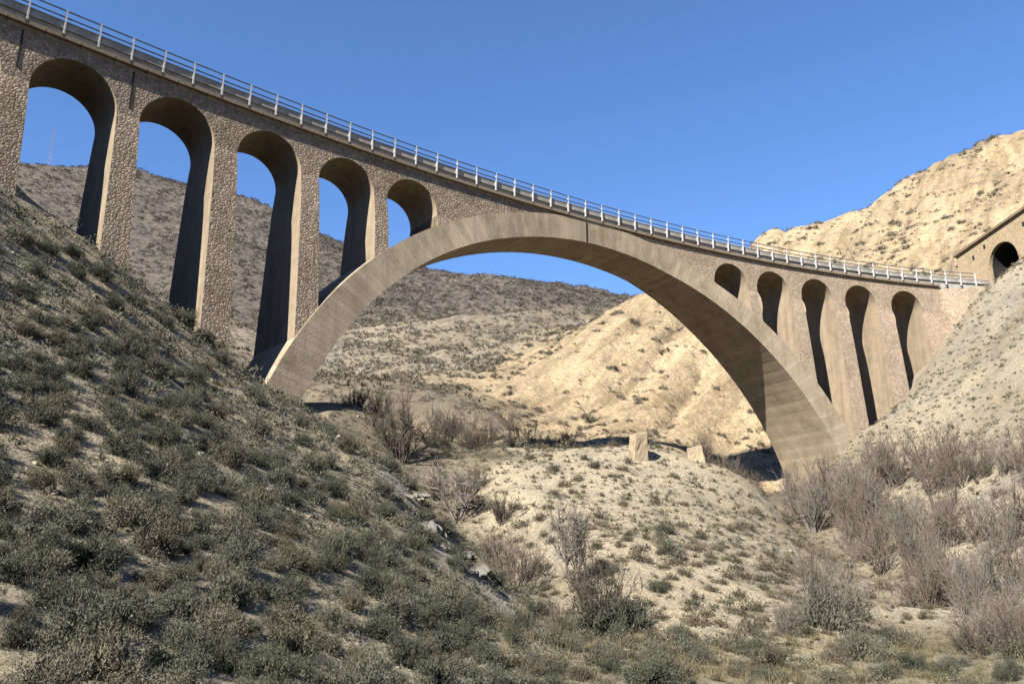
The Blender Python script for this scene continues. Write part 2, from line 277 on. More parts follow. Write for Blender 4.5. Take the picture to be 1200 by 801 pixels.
# ------------------------------------------------------------------ the lie of the land: surveyed spot heights (x, y, z, soil zone)
SPOTS = [
(-27,39.9,19.1,'L'),(-25.2,41.6,18.2,'L'),(-23.1,43.6,16.6,'L'),(-22,44.7,16,'L'),(-18.4,47.9,12.6,'L'),(-15.9,50.1,10.3,'L'),(-14.1,51,8.8,'L'),
(-7.7,10.4,-1,'L'),(-6.6,11.3,-1.5,'L'),(-8.3,13.9,-0.6,'L'),(-10.9,17.8,1,'L'),(-14.2,22.6,3.6,'L'),(-18,27.8,7.5,'L'),(-22.6,33.9,13,'L'),
(-5.9,12.2,-1.6,'L'),(-8.6,17,0.1,'L'),(-12.8,24.4,3.9,'L'),(-17.9,33.1,9.6,'L'),(-5.2,13.5,-1.7,'L'),(-7.7,19.1,0.1,'L'),(-11.2,27,3.5,'L'),
(-15.6,36.5,8.2,'L'),(-4.3,14.8,-2,'L'),(-6.6,21.8,0.2,'L'),(-9.2,29.6,2.9,'L'),(-12,38.3,6.1,'L'),(-3.2,16.5,-2.2,'L'),(-4.7,23.5,-0.5,'L'),
(-6.4,31.3,1.8,'L'),(-8.1,39.2,4.4,'L'),(-2.1,18.3,-2.4,'L'),(-3,25.2,-1,'L'),(-4.1,33.9,1.3,'L'),(-5.6,41.8,4.1,'L'),(-0.8,20,-2.7,'L'),
(-1,26.1,-1.6,'L'),(-1.7,33.5,0.3,'L'),(-11.5,49.6,8.5,'G'),(-9,50.5,6.5,'G'),(-7.1,52.2,6.2,'G'),(-4,47.8,2.3,'G'),(-1.8,44.4,0.2,'G'),
(0,38.3,-2.2,'G'),(1.3,31.8,-2.9,'G'),(2.7,27,-2.4,'G'),(3.9,24.8,-2.5,'G'),(-11.8,55.7,10.7,'G'),(-3.5,56.6,7.6,'G'),(-1.4,55.7,6.9,'G'),
(0.4,20.4,-2.7,'G'),(2,20.9,-2.8,'P'),(4.1,21.3,-2.8,'P'),(6.3,21.8,-2.9,'P'),(8.4,21.8,-2.9,'P'),(10.6,21.8,-2.9,'P'),(13.2,22.6,-3,'P'),
(7.5,25.7,-2.7,'P'),(10.7,27.4,-2.8,'P'),(13.1,27.8,-2.8,'P'),(0,46.1,3.1,'M'),(0,51.8,5.6,'M'),(0.6,57.4,7.7,'M'),(2.4,39.6,0.7,'M'),
(2.9,47.8,3.7,'M'),(3.5,56.1,7.2,'M'),(3.3,33.1,-1,'M'),(4.6,38.3,0.3,'M'),(5.6,45.7,2.6,'M'),(6.5,52.2,5.4,'M'),(7.4,58.7,8.2,'M'),
(5.3,28.3,-2.2,'M'),(6.4,33.9,-1.1,'M'),(7.7,40,0.7,'M'),(9.2,47.4,3.2,'M'),(10.8,54.8,5.9,'M'),(11.9,60,7.8,'M'),(7.3,29.6,-2.3,'M'),
(8.9,35.7,-1.1,'M'),(10.8,42.6,0.7,'M'),(13,50.9,3.4,'M'),(15.4,59.6,6.4,'M'),(9.6,32.2,-1.9,'M'),(12.2,40.5,-0.1,'M'),(15.2,49.6,2.3,'M'),
(17.7,57.4,4.4,'M'),(11.1,31.3,-2.5,'M'),(13.8,38.3,-1.2,'M'),(16.7,46.1,0.3,'M'),(13,32.2,-2.5,'M'),(15.6,37.4,-1.5,'M'),(22.3,66.1,2.6,'G'),
(21,57.4,-0.2,'G'),(20,49.6,-1.4,'G'),(18.4,40.9,-2.7,'G'),(15.7,32.6,-3.2,'G'),(15.5,28.7,-2.8,'G'),(27.4,78.3,6.7,'G'),(-2.6,63.5,8.3,'S'),
(0.8,73.1,10.1,'S'),(4.8,76.6,11.1,'S'),(10.1,80,12.1,'S'),(15.7,83.5,12.6,'S'),(5.7,66.1,6.2,'M'),(11.5,67,5.8,'M'),(17.2,69.6,5.6,'M'),
(23,73.1,5.4,'G'),(24.9,83.5,7,'S'),(28.7,87,7.5,'S'),(32.5,87.9,7,'S'),(34.1,81.4,12.6,'R'),(37.4,82.6,14.1,'R'),(41.2,83.9,17.2,'R'),
(46.2,85.8,22.6,'R'),(51.9,78.3,28.9,'R'),(50.7,80.9,28.2,'R'),(49.9,83.5,27.6,'R'),(45.4,76.6,20.6,'R'),(45.3,69.6,20.3,'R'),(39.7,74.8,15.6,'R'),
(38.9,60.9,13,'R'),(33.4,69.6,9.7,'R'),(34.9,64.4,8.9,'R'),(33.2,53.1,7.4,'R'),(28.7,69.6,6.8,'R'),(28.8,60.9,4.7,'R'),(29.8,54.8,4.2,'R'),
(28.3,46.1,3.1,'R'),(23,50.5,0.9,'R'),(23.3,44.4,0.3,'R'),(23.6,39.2,-0.1,'R'),(19,34.8,-1.7,'R'),(17.5,29.6,-2.3,'R'),(50.2,65.2,22.7,'R'),
(33.2,45.2,7.2,'R'),(23,33.1,-1.3,'R'),(34.5,92.2,12,'R'),(42.1,94,19,'S'),(47.9,95.7,25,'S'),(0,90.5,15.4,'S'),(5.9,93.1,16.1,'S'),
(12.1,95.7,16.8,'S'),(18.6,98.3,17.3,'S'),(27.6,100.9,17.2,'S'),(2.3,106.1,23.8,'S'),(10.6,109.6,25.8,'S'),(19.1,111.4,26.2,'S'),(28.5,111.4,25,'S'),
(6.5,120.1,32.2,'S'),(16.1,123.5,37.3,'S'),(25.5,123.5,35.9,'S'),(24.1,137.5,46.6,'S'),(33.1,121.8,36.8,'S'),(39.8,143.6,54.2,'S'),(49.4,149.6,62.7,'S'),
(49.2,130.5,50,'S'),(54.8,123.5,47.4,'S'),(58.8,149.6,64.9,'S'),(68.1,149.6,68.4,'S'),(58.8,114.8,45.4,'S'),(78.6,147.9,74.9,'S'),(67.7,130.5,58.7,'S'),
(64.7,113.1,48.8,'S'),(91.3,146.2,81.4,'S'),(77.7,128.8,63.4,'S'),(80.7,121.8,61.5,'S'),(100.5,144.4,82.5,'S'),(86.7,126.2,65.3,'S'),(72,106.1,49,'S'),
(113.3,139.2,81,'S'),(87,108.8,54.9,'S'),(136.2,130.5,74.2,'S'),(71.8,187.1,66,'S'),(43.1,187.1,50,'S'),(95.7,191.4,75,'S'),(134,174,88,'S'),
(28.7,156.6,42,'S'),(191.4,156.6,105,'S'),(210.5,226.2,100,'S'),(-28.6,121.8,27.3,'H'),(-19.6,130.5,32.1,'H'),(-8.5,132.2,32.6,'H'),(-20.9,161,46.8,'H'),
(-7.2,165.3,50,'H'),(0,152.2,43.4,'H'),(-31.9,147.9,39.7,'H'),(-34,117.4,28.9,'H'),(8,182.7,56.3,'H'),(-23.4,95.7,20.2,'G'),(-15,94,19.5,'G'),
(-7.7,91.4,17.5,'G'),(-2.4,89.6,16.2,'G'),(-245.3,374.1,186.1,'D'),(-208.9,374.1,185.2,'D'),(-168.4,369.8,181.7,'D'),(-141,365.4,174.5,'D'),(-122.4,361,166.2,'D'),
(-100,356.7,153,'D'),(-78.5,352.4,140.1,'D'),(-54,348,131.4,'D'),(-30.3,343.6,122.9,'D'),(-7.7,348,123.2,'D'),(15.3,348,121.2,'D'),(37.7,343.6,116.1,'D'),
(53.8,339.3,110.7,'D'),(74.2,339.3,109.5,'D'),(-156.4,261,100.1,'D'),(-121.6,261,100.1,'D'),(-89.1,252.3,90.8,'D'),(-82.8,182.7,49.1,'D'),(-117.2,200.1,58.2,'D'),
(-69.3,243.6,79.2,'D'),(-45.7,261,86.4,'D'),(-17.7,269.7,89.2,'D'),(12.2,278.4,91.2,'D'),(-64.6,187,50.2,'D'),(-55.3,252.3,83.5,'D'),(-191.4,374.1,190,'D'),
(-315.8,348,200,'D'),(-478.5,435,210,'D'),(0,609,110,'D'),(287.1,609,120,'D'),(-287.1,696,150,'D'),(478.5,435,120,'D'),(382.8,217.5,130,'S'),
(-38.3,31.3,29,'L'),(-49.8,43.5,36,'L'),(-38.3,45.2,30.2,'L'),(-28.7,57.4,14,'H'),(-21.1,65.2,9,'H'),(-43.1,65.2,24,'H'),(-57.4,87,30,'H'),
(-28.7,87,14,'H'),(-86.1,69.6,48,'H'),(-114.8,130.5,65,'H'),(-57.4,130.5,42,'H'),(-57.4,17.4,38,'L'),(-28.7,10.4,16,'L'),(-15.3,3.5,4.5,'L'),
(-19.1,-13.1,5,'L'),(-57.4,-34.8,25,'L'),(0,0,-1.8,'P'),(7.7,4.3,-2.2,'P'),(0,8.7,-2.2,'P'),(14.4,10.4,-3,'P'),(28.7,13.1,-2,'R'),
(43.1,21.8,6,'R'),(67,34.8,22,'R'),(95.7,60.9,45,'R'),(28.7,-26.1,0,'P'),(0,-52.2,-3,'P'),(76.6,0,25,'R'),(124.4,87,70,'S'),
(-191.4,0,70,'L'),(-143.5,-130.5,50,'L'),(143.5,-130.5,50,'R'),(239.2,43.5,90,'R'),
]
CX = np.array([[p[0], p[1]] for p in SPOTS], float); CZ = np.array([p[2] for p in SPOTS], float)
ZONES = 'LGMRSHDP'
CI = np.array([ZONES.index(p[3]) for p in SPOTS]); ONE = np.eye(len(ZONES))[CI]
KC = 2.5
def kern(r2): return np.sqrt(r2 + KC * KC)
_r2 = ((CX[:, None] - CX[None]) ** 2).sum(-1); n = len(CZ)
A_ = np.zeros((n + 3, n + 3)); A_[:n, :n] = kern(_r2) - np.eye(n) * .25; A_[:n, n] = 1; A_[n, :n] = 1; A_[:n, n + 1:] = CX; A_[n + 1:, :n] = CX.T
COEF = np.linalg.solve(A_, np.r_[CZ, 0, 0, 0])
#                 L                 G                M                R                S                H                D                P
SOIL = np.array([(.155, .134, .097), (.092, .078, .057), (.19, .163, .118), (.165, .142, .104), (.19, .149, .095), (.122, .104, .078), (.066, .056, .047), (.14, .122, .085)])
ROUGH = np.array([.5, .45, .55, .75, .8, 1.2, 1.6, .3])

# plan of the viaduct: s runs along the near edge of its deck, off is the distance behind that edge
PA = [-5.091501711817551e-07, 8.628805324951649e-05, -0.006239271696654745, -0.09716721850350483, 44.04039690673373]
_S = np.linspace(-30, 125, 6201); _A = np.radians(np.polyval(PA, np.clip(_S, 0, 95.5))); _h = _S[1] - _S[0]
_X = np.r_[0, np.cumsum(np.cos((_A[1:] + _A[:-1]) / 2) * _h)]; _Y = np.r_[0, np.cumsum(np.sin((_A[1:] + _A[:-1]) / 2) * _h)]
_X += -28.8 - np.interp(0, _S, _X); _Y += 39.6 - np.interp(0, _S, _Y)
def ang(s): return float(np.interp(s, _S, _A))
def P(s, off, z):
    a = np.interp(s, _S, _A)
    return (float(np.interp(s, _S, _X) - math.sin(a) * off), float(np.interp(s, _S, _Y) + math.cos(a) * off), float(z))
TB = 96.0; PORT_S = 102.2                                                     # where the tunnel begins

def zone_w(x, y):
    x = np.atleast_1d(x); y = np.atleast_1d(y); W = np.zeros((len(x), len(ZONES)))
    for i in range(0, len(x), 20000):
        r2 = (x[i:i + 20000, None] - CX[:, 0]) ** 2 + (y[i:i + 20000, None] - CX[:, 1]) ** 2
        k = 1 / (r2 + .5) ** 2; W[i:i + 20000] = (k @ ONE) / k.sum(1, keepdims=True)
    return W
def height(x, y):
    x = np.atleast_1d(np.asarray(x, float)); y = np.atleast_1d(np.asarray(y, float)); z = np.zeros(len(x))
    for i in range(0, len(x), 20000):
        a = x[i:i + 20000]; b = y[i:i + 20000]
        r2 = (a[:, None] - CX[:, 0]) ** 2 + (b[:, None] - CX[:, 1]) ** 2
        z[i:i + 20000] = kern(r2) @ COEF[:n] + COEF[n] + a * COEF[n + 1] + b * COEF[n + 2]
    W = zone_w(x, y); rg = W @ ROUGH
    z += rg * (.38 * fbm(x / 5.5, y / 5.5, 4, 3) + .16 * vnoise(x / .9, y / .9, 9))
    far = np.clip((y - 140) / 150, 0, 1)
    z += far * (2.0 * fbm(x / 38, y / 38, 4, 21))
    # rain rills running down the sandy hill and the right bank
    rs = W[:, 4] + .5 * W[:, 3] + .4 * W[:, 5]
    u = (x * .80 - y * .60) + 2.5 * fbm(x / 14, y / 14, 2, 31)
    z -= rs * (2.0 * (1 - np.sqrt(np.abs(vnoise(u / 7.0, (x + y) / 70, 40)))) + .9 * (1 - np.sqrt(np.abs(vnoise(u / 2.9, (x + y) / 40, 41))))) * np.clip((y - 40) / 60, .3, 1)
    # track bench between the end of the deck and the tunnel, cut in the hill behind the portal wall
    ax = math.cos(_A[-1]); ay = math.sin(_A[-1]); p0 = P(TB, 0, 0)
    t = (x - p0[0]) * ax + (y - p0[1]) * ay; q = -(x - p0[0]) * ay + (y - p0[1]) * ax
    near = np.clip((t + 2.5) / 2, 0, 1) * np.clip((PORT_S - TB + .5 - t) / .5, 0, 1) * np.clip((q + 1.2) / 1.0, 0, 1) * np.clip((13 - q) / 3, 0, 1)
    z = z * (1 - near) + near * 30.15
    back = np.clip((t - (PORT_S - TB + .45)) / .5, 0, 1) * np.clip((PORT_S - TB + 30 - t) / 20, 0, 1) * np.clip((q + 24) / 12, 0, 1) * np.clip((18 - q) / 6, 0, 1)
    z = np.where(back > 0, np.maximum(z, z * (1 - back) + back * (38.3 + .12 * np.maximum(t - 7, 0))), z)
    return z, t, q, W

def lines(a, b, st, lo, hi, g):
    c = list(np.arange(a, b, st)); up = [c[-1]]; k = st
    while up[-1] < hi: k *= g; up.append(up[-1] + k)
    dn = [c[0]]; k = st
    while dn[-1] > lo: k *= g; dn.append(dn[-1] - k)
    return np.array(dn[:0:-1] + c + up[1:])
gx = lines(-46, 82, .42, -1500, 1500, 1.03); gy = np.r_[lines(6, 62, .42, -900, 62.1, 1.05), lines(62.6, 150, .62, 62.5, 2200, 1.03)]; gy = np.unique(np.round(gy, 3))
GX, GY = np.meshgrid(gx, gy); vx = GX.ravel(); vy = GY.ravel()
vz, vt, vq, vW = height(vx, vy)
# beyond the surveyed ground the land levels out
edge = np.clip((np.hypot(vx, vy - 250) - 520) / 500, 0, 1); vz = vz * (1 - edge) + edge * (60 + 25 * fbm(vx / 260, vy / 260, 3, 77))
soil = vW @ SOIL
tone = 1 + .16 * fbm(vx / 9, vy / 9, 3, 55); soil = soil * tone[:, None]
grey = np.clip(fbm(vx / 6, vy / 8, 3, 66) * 1.4 - .1, 0, 1) * (.5 * vW[:, 3] + .4 * vW[:, 2] + .35 * vW[:, 0] + .35 * vW[:, 5])
soil = soil * (1 - grey[:, None]) + grey[:, None] * np.array((.145, .138, .121))
# a streak of bare, pale grey shale along the right edge of the left slope
SHALE = np.array([(-5.6, 41.5), (-4.6, 39.2), (-3.6, 37.0), (-2.8, 35.2), (-1.9, 33.4), (-1.0, 31.6)])
def shale(x, y):
    dmin = np.full(len(x), 99.0)
    for a, b in zip(SHALE[:-1], SHALE[1:]):
        e = b - a; tt = np.clip(((x - a[0]) * e[0] + (y - a[1]) * e[1]) / (e @ e), 0, 1); dmin = np.minimum(dmin, np.hypot(x - a[0] - tt * e[0], y - a[1] - tt * e[1]))
    return np.clip(1.1 - dmin / 1.7 + .6 * fbm(x / 1.0, y / 1.0, 3, 71), 0, .85)
sh = shale(vx, vy)[:, None]; soil = soil * (1 - sh) + sh * np.array((.172, .163, .143))
GV = np.c_[vx, vy, vz]; nx = len(gx); ny = len(gy)
ii, jj = np.meshgrid(np.arange(nx - 1), np.arange(ny - 1)); k0 = (jj * nx + ii).ravel()
GF = np.c_[k0, k0 + 1, k0 + nx + 1, k0 + nx]
fc = GV[GF].mean(1); ft = vt[GF].mean(1); fq = vq[GF].mean(1)
tun = (np.abs(fq - 2.33) < 3.0) & (ft > PORT_S - TB - .3) & (ft < PORT_S - TB + 14) & (GV[GF][:, :, 2].min(1) < 37.6)   # the tunnel is hollow
Wf = vW[GF].mean(1)
region = np.where(fc[:, 1] < 90, 0, np.where(Wf[:, 6] + (fc[:, 1] > 226) > .5, 2, 1))
for rid, (nm, mt) in enumerate((('ground', 'soil'), ('hill', 'sand'), ('distant_ridge', 'ridge'))):
    F = GF[(region == rid) & ~tun]; used, inv = np.unique(F, return_inverse=True)
    me = mesh(nm, GV[used], inv.reshape(F.shape), M[mt], {'soil': ('FLOAT_COLOR', np.c_[soil[used], np.ones(len(used))])}, smooth=True)
    tag(obj(nm, me), kind='structure')
def hgt(x, y): return height(np.array([x]), np.array([y]))[0][0]

# ------------------------------------------------------------------ the viaduct
BASE = (7.5, 70.0, 5.0)
via = empty('railway_viaduct', BASE, 'curved masonry railway viaduct with one large arch, tall slender side arches and white railing posts', 'bridge')
FO, BO, TOP = .26, 4.4, 29.5
def batter(z):
    t = max(0.0, 26.4 - z); return .28 * (1 - math.exp(-t / 1.6)) + .07 * t
def front(z): return FO - batter(z)
def back(z): return BO + batter(z)
AC = 46.8
def extr(s):
    q = 32.6 ** 2 - (s - AC) ** 2; return -2.83 + math.sqrt(q) if q > 0 else -99
def intr(s):
    q = 29.9 ** 2 - (s - AC) ** 2; return -2.3 + math.sqrt(q) if q > 0 else -99
OPEN = [(-1.75, 2.38, 26.38), (4.45, 2.37, 26.38), (10.55, 2.38, 26.38), (16.8, 2.32, 26.44), (22.75, 2.27, 26.48), (28.35, 2.25, 26.5),
        (63.35, 2.12, 26.73), (68.8, 2.12, 26.73), (74.6, 2.08, 26.77), (80.4, 2.06, 26.79), (86.5, 2.0, 26.85)]
S0, S1 = -15.0, 91.2
def build_wall(OPEN, S0, S1, mat, first):
    cols = []                                              # (s, lower edge of the wall)
    def solid(a, b, lo0=26.2):
        for s in np.linspace(a, b, max(2, int((b - a) / .8) + 1)):
            lo = lo0
            if 29 < s < 63: lo = min(26.4, extr(s) - .5) if extr(s) < 26.9 else extr(s) - .5
            cols.append((s, lo))
    prev = S0; psp = OPEN[0][2]
    for c, r, sp in OPEN:
        if first and abs(prev - S0) < .01: cols.append((S0, 20.0)); cols.append((c - r, 20.0))
        else: solid(prev, c - r, min(psp, sp))
        for k in range(25):
            th = math.pi * (1 - k / 24); cols.append((c + r * math.cos(th), sp + r * math.sin(th)))
        prev = c + r; psp = sp
    if first: solid(prev, S1)
    else: cols.append((prev, psp)); cols.append((S1, psp))
    V = []; F = []; mi = []
    for s, lo in cols:
        V += [P(s, FO, lo), P(s, FO, TOP), P(s, BO, TOP), P(s, BO, lo)]
    for i in range(len(cols) - 1):
        a = 4 * i; b = a + 4
        if abs(cols[i][0] - cols[i + 1][0]) > 1e-6:
            F += [(a, b, b + 1, a + 1), (a + 1, b + 1, b + 2, a + 2), (a + 2, b + 2, b + 3, a + 3)]; mi += [0, 0, 0]
        F += [(a + 3, b + 3, b, a)]; mi += [1]
    e = 4 * (len(cols) - 1); F += [(0, 1, 2, 3), (e + 3, e + 2, e + 1, e)]; mi += [0, 0]
    return mesh('spandrel_wall', np.array(V) - np.array(BASE), F, [M[mat], M['dressed']], mat_idx=mi)
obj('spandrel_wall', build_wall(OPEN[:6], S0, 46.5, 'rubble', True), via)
obj('spandrel_wall', build_wall(OPEN[6:], 46.6, S1, 'rubble_sunlit', False), via)

def pier(s0, s1, top, bottom, spread=.012):
    """bottom(s) gives the height where the pier is buried; the faces lean outwards going down"""
    lv = 12; V = []; F = []
    for k in range(lv + 1):
        f = (k / lv) ** 1.4
        for s, sg in ((s0, -1), (s1, 1)):
            z = top + (bottom(s) - top) * f
            ss = s + sg * spread * (top - z)
            V += [P(ss, front(z), z), P(ss, back(z), z)]
    for k in range(lv):
        a = 4 * k; b = a + 4                                # 0 s0 front, 1 s0 back, 2 s1 front, 3 s1 back
        F += [(b, b + 2, a + 2, a), (b + 2, b + 3, a + 3, a + 2), (b + 3, b + 1, a + 1, a + 3), (b + 1, b, a, a + 1)]
    F += [(0, 2, 3, 1)]
    obj('pier', mesh('pier', np.array(V) - np.array(BASE), F, [M['rubble' if s0 < 50 else 'rubble_sunlit'], M['dressed']], mat_idx=[0, 1, 0, 1] * lv + [0]), via)
def ground_at(s): return lambda q: min(hgt(*P(s, o, 0)[:2]) for o in (-1, 3, 7)) - 1.5
def on_ring(q): return extr(q) - 1.1
for i in range(len(OPEN) - 1):
    (c0, r0, p0), (c1, r1, p1) = OPEN[i], OPEN[i + 1]
    if c0 < 31 and c1 > 60: continue
    a, b = c0 + r0, c1 - r1
    pier(a, b, min(p0, p1), on_ring if (18 < a and b < 74) else ground_at((a + b) / 2))
a = OPEN[0][0] - OPEN[0][1]
# short jambs where the first and last small arch land on the big one
pier(30.6, 32.0, 26.39, lambda q: min(extr(q), 26) - 1.0, 0); pier(59.9, 61.23, 26.39, lambda q: min(extr(q), 26) - 1.0, 0)
# abutments: left one buried in the slope, right one with a splayed wing
pier(S0, a, 20.0, lambda q: 12.0, 0)
pier(88.5, S1, 26.85, ground_at(90.5), .0)
m = MB()
for s_a, s_b, o_a, o_b, zt_a, zt_b in ((91.2, 94.0, -.15, -.8, 29.4, 29.4), (94.0, 97.2, -.8, -.9, 29.4, 29.4)):
    lo = 14.0
    m.hexa([P(s_a, o_a - 2.0, lo), P(s_b, o_b - 1.6, lo), P(s_b, 4.8, lo), P(s_a, 4.8, lo)], [P(s_a, o_a, zt_a), P(s_b, o_b, zt_b), P(s_b, 4.8, zt_b), P(s_a, 4.8, zt_a)])
obj('wing_wall', m.me('wing_wall', M['rubble_sunlit'], BASE), via)

# the great arch: a barrel that widens towards its feet
V = []; F = []; ARC = []; NR = 72
for k in range(NR + 1):
    t = -1.46 + 2.92 * k / NR
    for rad, zc in ((29.9, -2.3), (32.6, -2.83)):
        s = AC + rad * math.sin(t); z = zc + rad * math.cos(t)
        tt = max(0.0, 26.8 - z); V += [P(s, front(z) - .16, z), P(s, BO + .16 + (.05 + min(1, max(0, (s - AC) / 8)) * .03) * tt + min(1, max(0, (s - AC) / 8)) * 1.5 * (1 - math.exp(-tt / 3)), z)]; ARC += [t * 31, t * 31]
for k in range(NR):
    a = 4 * k; b = a + 4                                    # 0 inner front, 1 inner back, 2 outer front, 3 outer back
    F += [(a, b, b + 2, a + 2), (a + 2, b + 2, b + 3, a + 3), (a + 3, b + 3, b + 1, a + 1), (a + 1, b + 1, b, a)]
obj('arch_ring', mesh('arch_ring', np.array(V) - np.array(BASE), F, M['ring'], {'arc': ('FLOAT', ARC)}), via)

# bitumen-filled movement joints, each a narrow strip let into the masonry above a pier and beside the crown
def joint(s, z0, z1, wd=.10, off=None):
    mb = MB(); o = (FO if off is None else off)
    mb.hexa([P(s - wd / 2, o - .03, z0), P(s + wd / 2, o - .03, z0), P(s + wd / 2, o + .3, z0), P(s - wd / 2, o + .3, z0)],
            [P(s - wd / 2, o - .03, z1), P(s + wd / 2, o - .03, z1), P(s + wd / 2, o + .3, z1), P(s - wd / 2, o + .3, z1)])
    obj('movement_joint', mb.me('movement_joint', M['joint'], BASE), via)
joint(1.35, 27.0, 29.45); joint(7.5, 26.9, 29.45); joint(45.9, 27.66, 29.47, .16, FO - .16)

# deck: cornice blocks, recessed ballast wall, walkway slabs, ballast and rails
def strip(name, s0, s1, prof, mat, step=1.0):
    """prof: list of (off, z), closed, swept along the deck"""
    ss = np.linspace(s0, s1, int((s1 - s0) / step) + 1); k = len(prof); V = []; F = []
    for s in ss: V += [P(s, o, z) for o, z in prof]
    for i in range(len(ss) - 1):
        for j in range(k):
            a = i * k + j; b = i * k + (j + 1) % k; F.append((a, b, b + k, a + k))
    F += [tuple(range(k))[::-1], tuple(range((len(ss) - 1) * k, len(ss) * k))]
    return obj(name, mesh(name, np.array(V) - np.array(BASE), F, mat), via)
SP = 1.93
blk = MB(); blk.box(-SP / 2 + .02, SP / 2 - .02, 0.0, .62, .20, .46); blk.box(-SP / 2 + .1, SP / 2 - .1, .262, .62, -.02, .198)
blk_me = blk.me('cornice_block', M['cornice'])
slb = MB(); slb.box(-SP / 2 + .012, SP / 2 - .012, .20, 1.1, 0, .42); slb.box(-SP / 2 + .012, SP / 2 - .012, .16, .45, .422, .50)
slb_me = slb.me('walkway_slab', M['slab'])
post = MB()
post.box(-.045, .045, -.012, .012, 0, 1.62); post.box(-.045, .045, .10, .124, 0, 1.62); post.box(-.012, .012, .0125, .0995, 0, 1.62); post.box(-.05, .05, .126, .19, .5, .75)
post_me = post.me('railing_post', M['post'])
bpl = MB(); bpl.box(-.14, .14, -.052, .18, -.03, -.002); bpl.box(-.10, .10, -.052, -.035, -.24, -.031); bpl_me = bpl.me('base_plate', M['steel'])
def place(name, me, s, off, z, flip=False):
    p = P(s, off, z)
    o = obj(name, me, via, (p[0] - BASE[0], p[1] - BASE[1], p[2] - BASE[2]), (0, 0, ang(s) + (math.pi if flip else 0)))
    return o
s_first = 3.35 - SP * 9
for k in range(60):
    s = s_first + k * SP
    if s > 96: break
    for flip, e in ((False, 0.0), (True, 4.66)):
        sg = -1 if flip else 1
        if s < 91 and s - SP / 2 > S0: place('cornice_block', blk_me, s + SP / 2 * 0, e, 29.53, flip)
        place('walkway_slab', slb_me, s + SP / 2, e, 30.46, flip)
        if flip and k % 2: continue
        o = place('railing_post', post_me, s, e + sg * .05, 30.022, flip)
        o.rotation_euler.x = random.gauss(0, .012); o.rotation_euler.y = random.gauss(0, .014)      # knocked about a little
        obj('base_plate', bpl_me, o)
for e0, sg in ((0.0, 1), (4.66, -1)):
    strip('ballast_wall', S0, 96.5, [(e0 + sg * .36, 29.5), (e0 + sg * .36, 30.465), (e0 + sg * .9, 30.465), (e0 + sg * .9, 29.5)], M['slab'])
    for zr in (31.60, 31.16):
        oo = e0 + sg * .11; r = .034
        strip('railing_rail', s_first, 95.8, [(oo - r, zr - r), (oo - r, zr + r), (oo + r, zr + r), (oo + r, zr - r)], M['rail'])
strip('ballast_bed', S0, 102.0, [(.91, 29.6), (.91, 30.55), (1.4, 30.8), (3.2, 30.8), (3.75, 30.55), (3.75, 29.6)], M['rock'])
for oo in (1.6, 3.05): strip('track_rail', S0, 106.0, [(oo - .04, 30.8), (oo - .04, 30.97), (oo + .04, 30.97), (oo + .04, 30.8)], M['steel'])

# ------------------------------------------------------------------ tunnel portal at the right end
pb = P(PORT_S, 2.33, 30.2)
por = empty('tunnel_portal', pb, 'pale masonry tunnel portal with dark arched mouth and straight coping, at right end of viaduct', 'tunnel')
por.rotation_euler = (0, 0, ang(PORT_S))
# local axes: x along the track into the hill, y away from the camera side, z up
def portal_wall():
    r, sp, zt = 2.25, 4.0, 8.1; y0, y1, z0 = -9.0, 7.4, -3.0
    V = []; F = []; ys = [y0, -r] + [r * math.cos(math.pi * (1 - k / 24)) for k in range(25)] + [r, y1]
    lo = [z0, z0] + [sp + r * 1.12 * math.sin(math.pi * (1 - k / 24)) for k in range(25)] + [z0, z0]
    top = [8.35 - .125 * y for y in ys]
    for y, l, t in zip(ys, lo, top): V += [(0, y, l), (0, y, t), (.4, y, t), (.4, y, l)]
    for i in range(len(ys) - 1):
        a = 4 * i; b = a + 4
        if abs(ys[i] - ys[i + 1]) > 1e-6: F += [(a + 1, b + 1, b, a), (a + 2, b + 2, b + 1, a + 1), (a + 3, b + 3, b + 2, a + 2)]
        F += [(a, b, b + 3, a + 3)]
    e = 4 * (len(ys) - 1); F += [(3, 2, 1, 0), (e, e + 1, e + 2, e + 3)]
    return mesh('portal_wall', V, F, M['portal'])
pw = obj('portal_wall', portal_wall(), por)
cz = lambda y, d: 8.35 - .125 * y + d
m = MB(); m.hexa([(-.35, -9.2, cz(-9.2, .003)), (1.2, -9.2, cz(-9.2, .003)), (1.2, 7.6, cz(7.6, .003)), (-.35, 7.6, cz(7.6, .003))], [(-.35, -9.2, cz(-9.2, .3)), (1.2, -9.2, cz(-9.2, .3)), (1.2, 7.6, cz(7.6, .3)), (-.35, 7.6, cz(7.6, .3))])
obj('coping', m.me('coping', M['coping']), por)
V = []; F = []
for x in (.38, 14.0):
    V += [(x, -2.25, -1)] + [(x, 2.25 * math.cos(math.pi * (1 - k / 24)), 4.0 + 2.52 * math.sin(math.pi * (1 - k / 24))) for k in range(25)] + [(x, 2.25, -1)]
for k in range(26): F.append((k, k + 1, 27 + k + 1, 27 + k))
F.append((26, 0, 27, 53)); F.append(tuple(range(27, 54)))
obj('tunnel_lining', mesh('tunnel_lining', V, F, M['lining']), por)
V = []; F = []
for k in range(29):                                            # dressed ring of stones round the mouth
    th = math.pi * (1 - k / 28)
    for rr in (1.0, 1.1): V += [(-.06, 2.25 * rr * math.cos(th), 4.0 + 2.52 * rr * math.sin(th)), (.25, 2.25 * rr * math.cos(th), 4.0 + 2.52 * rr * math.sin(th))]
for k in range(28):
    a = 4 * k; b = a + 4; F += [(a, a + 2, b + 2, b), (a + 2, a + 3, b + 3, b + 2), (a + 1, a, b, b + 1)]
obj('mouth_ring', mesh('mouth_ring', V, F, M['portal']), pw)
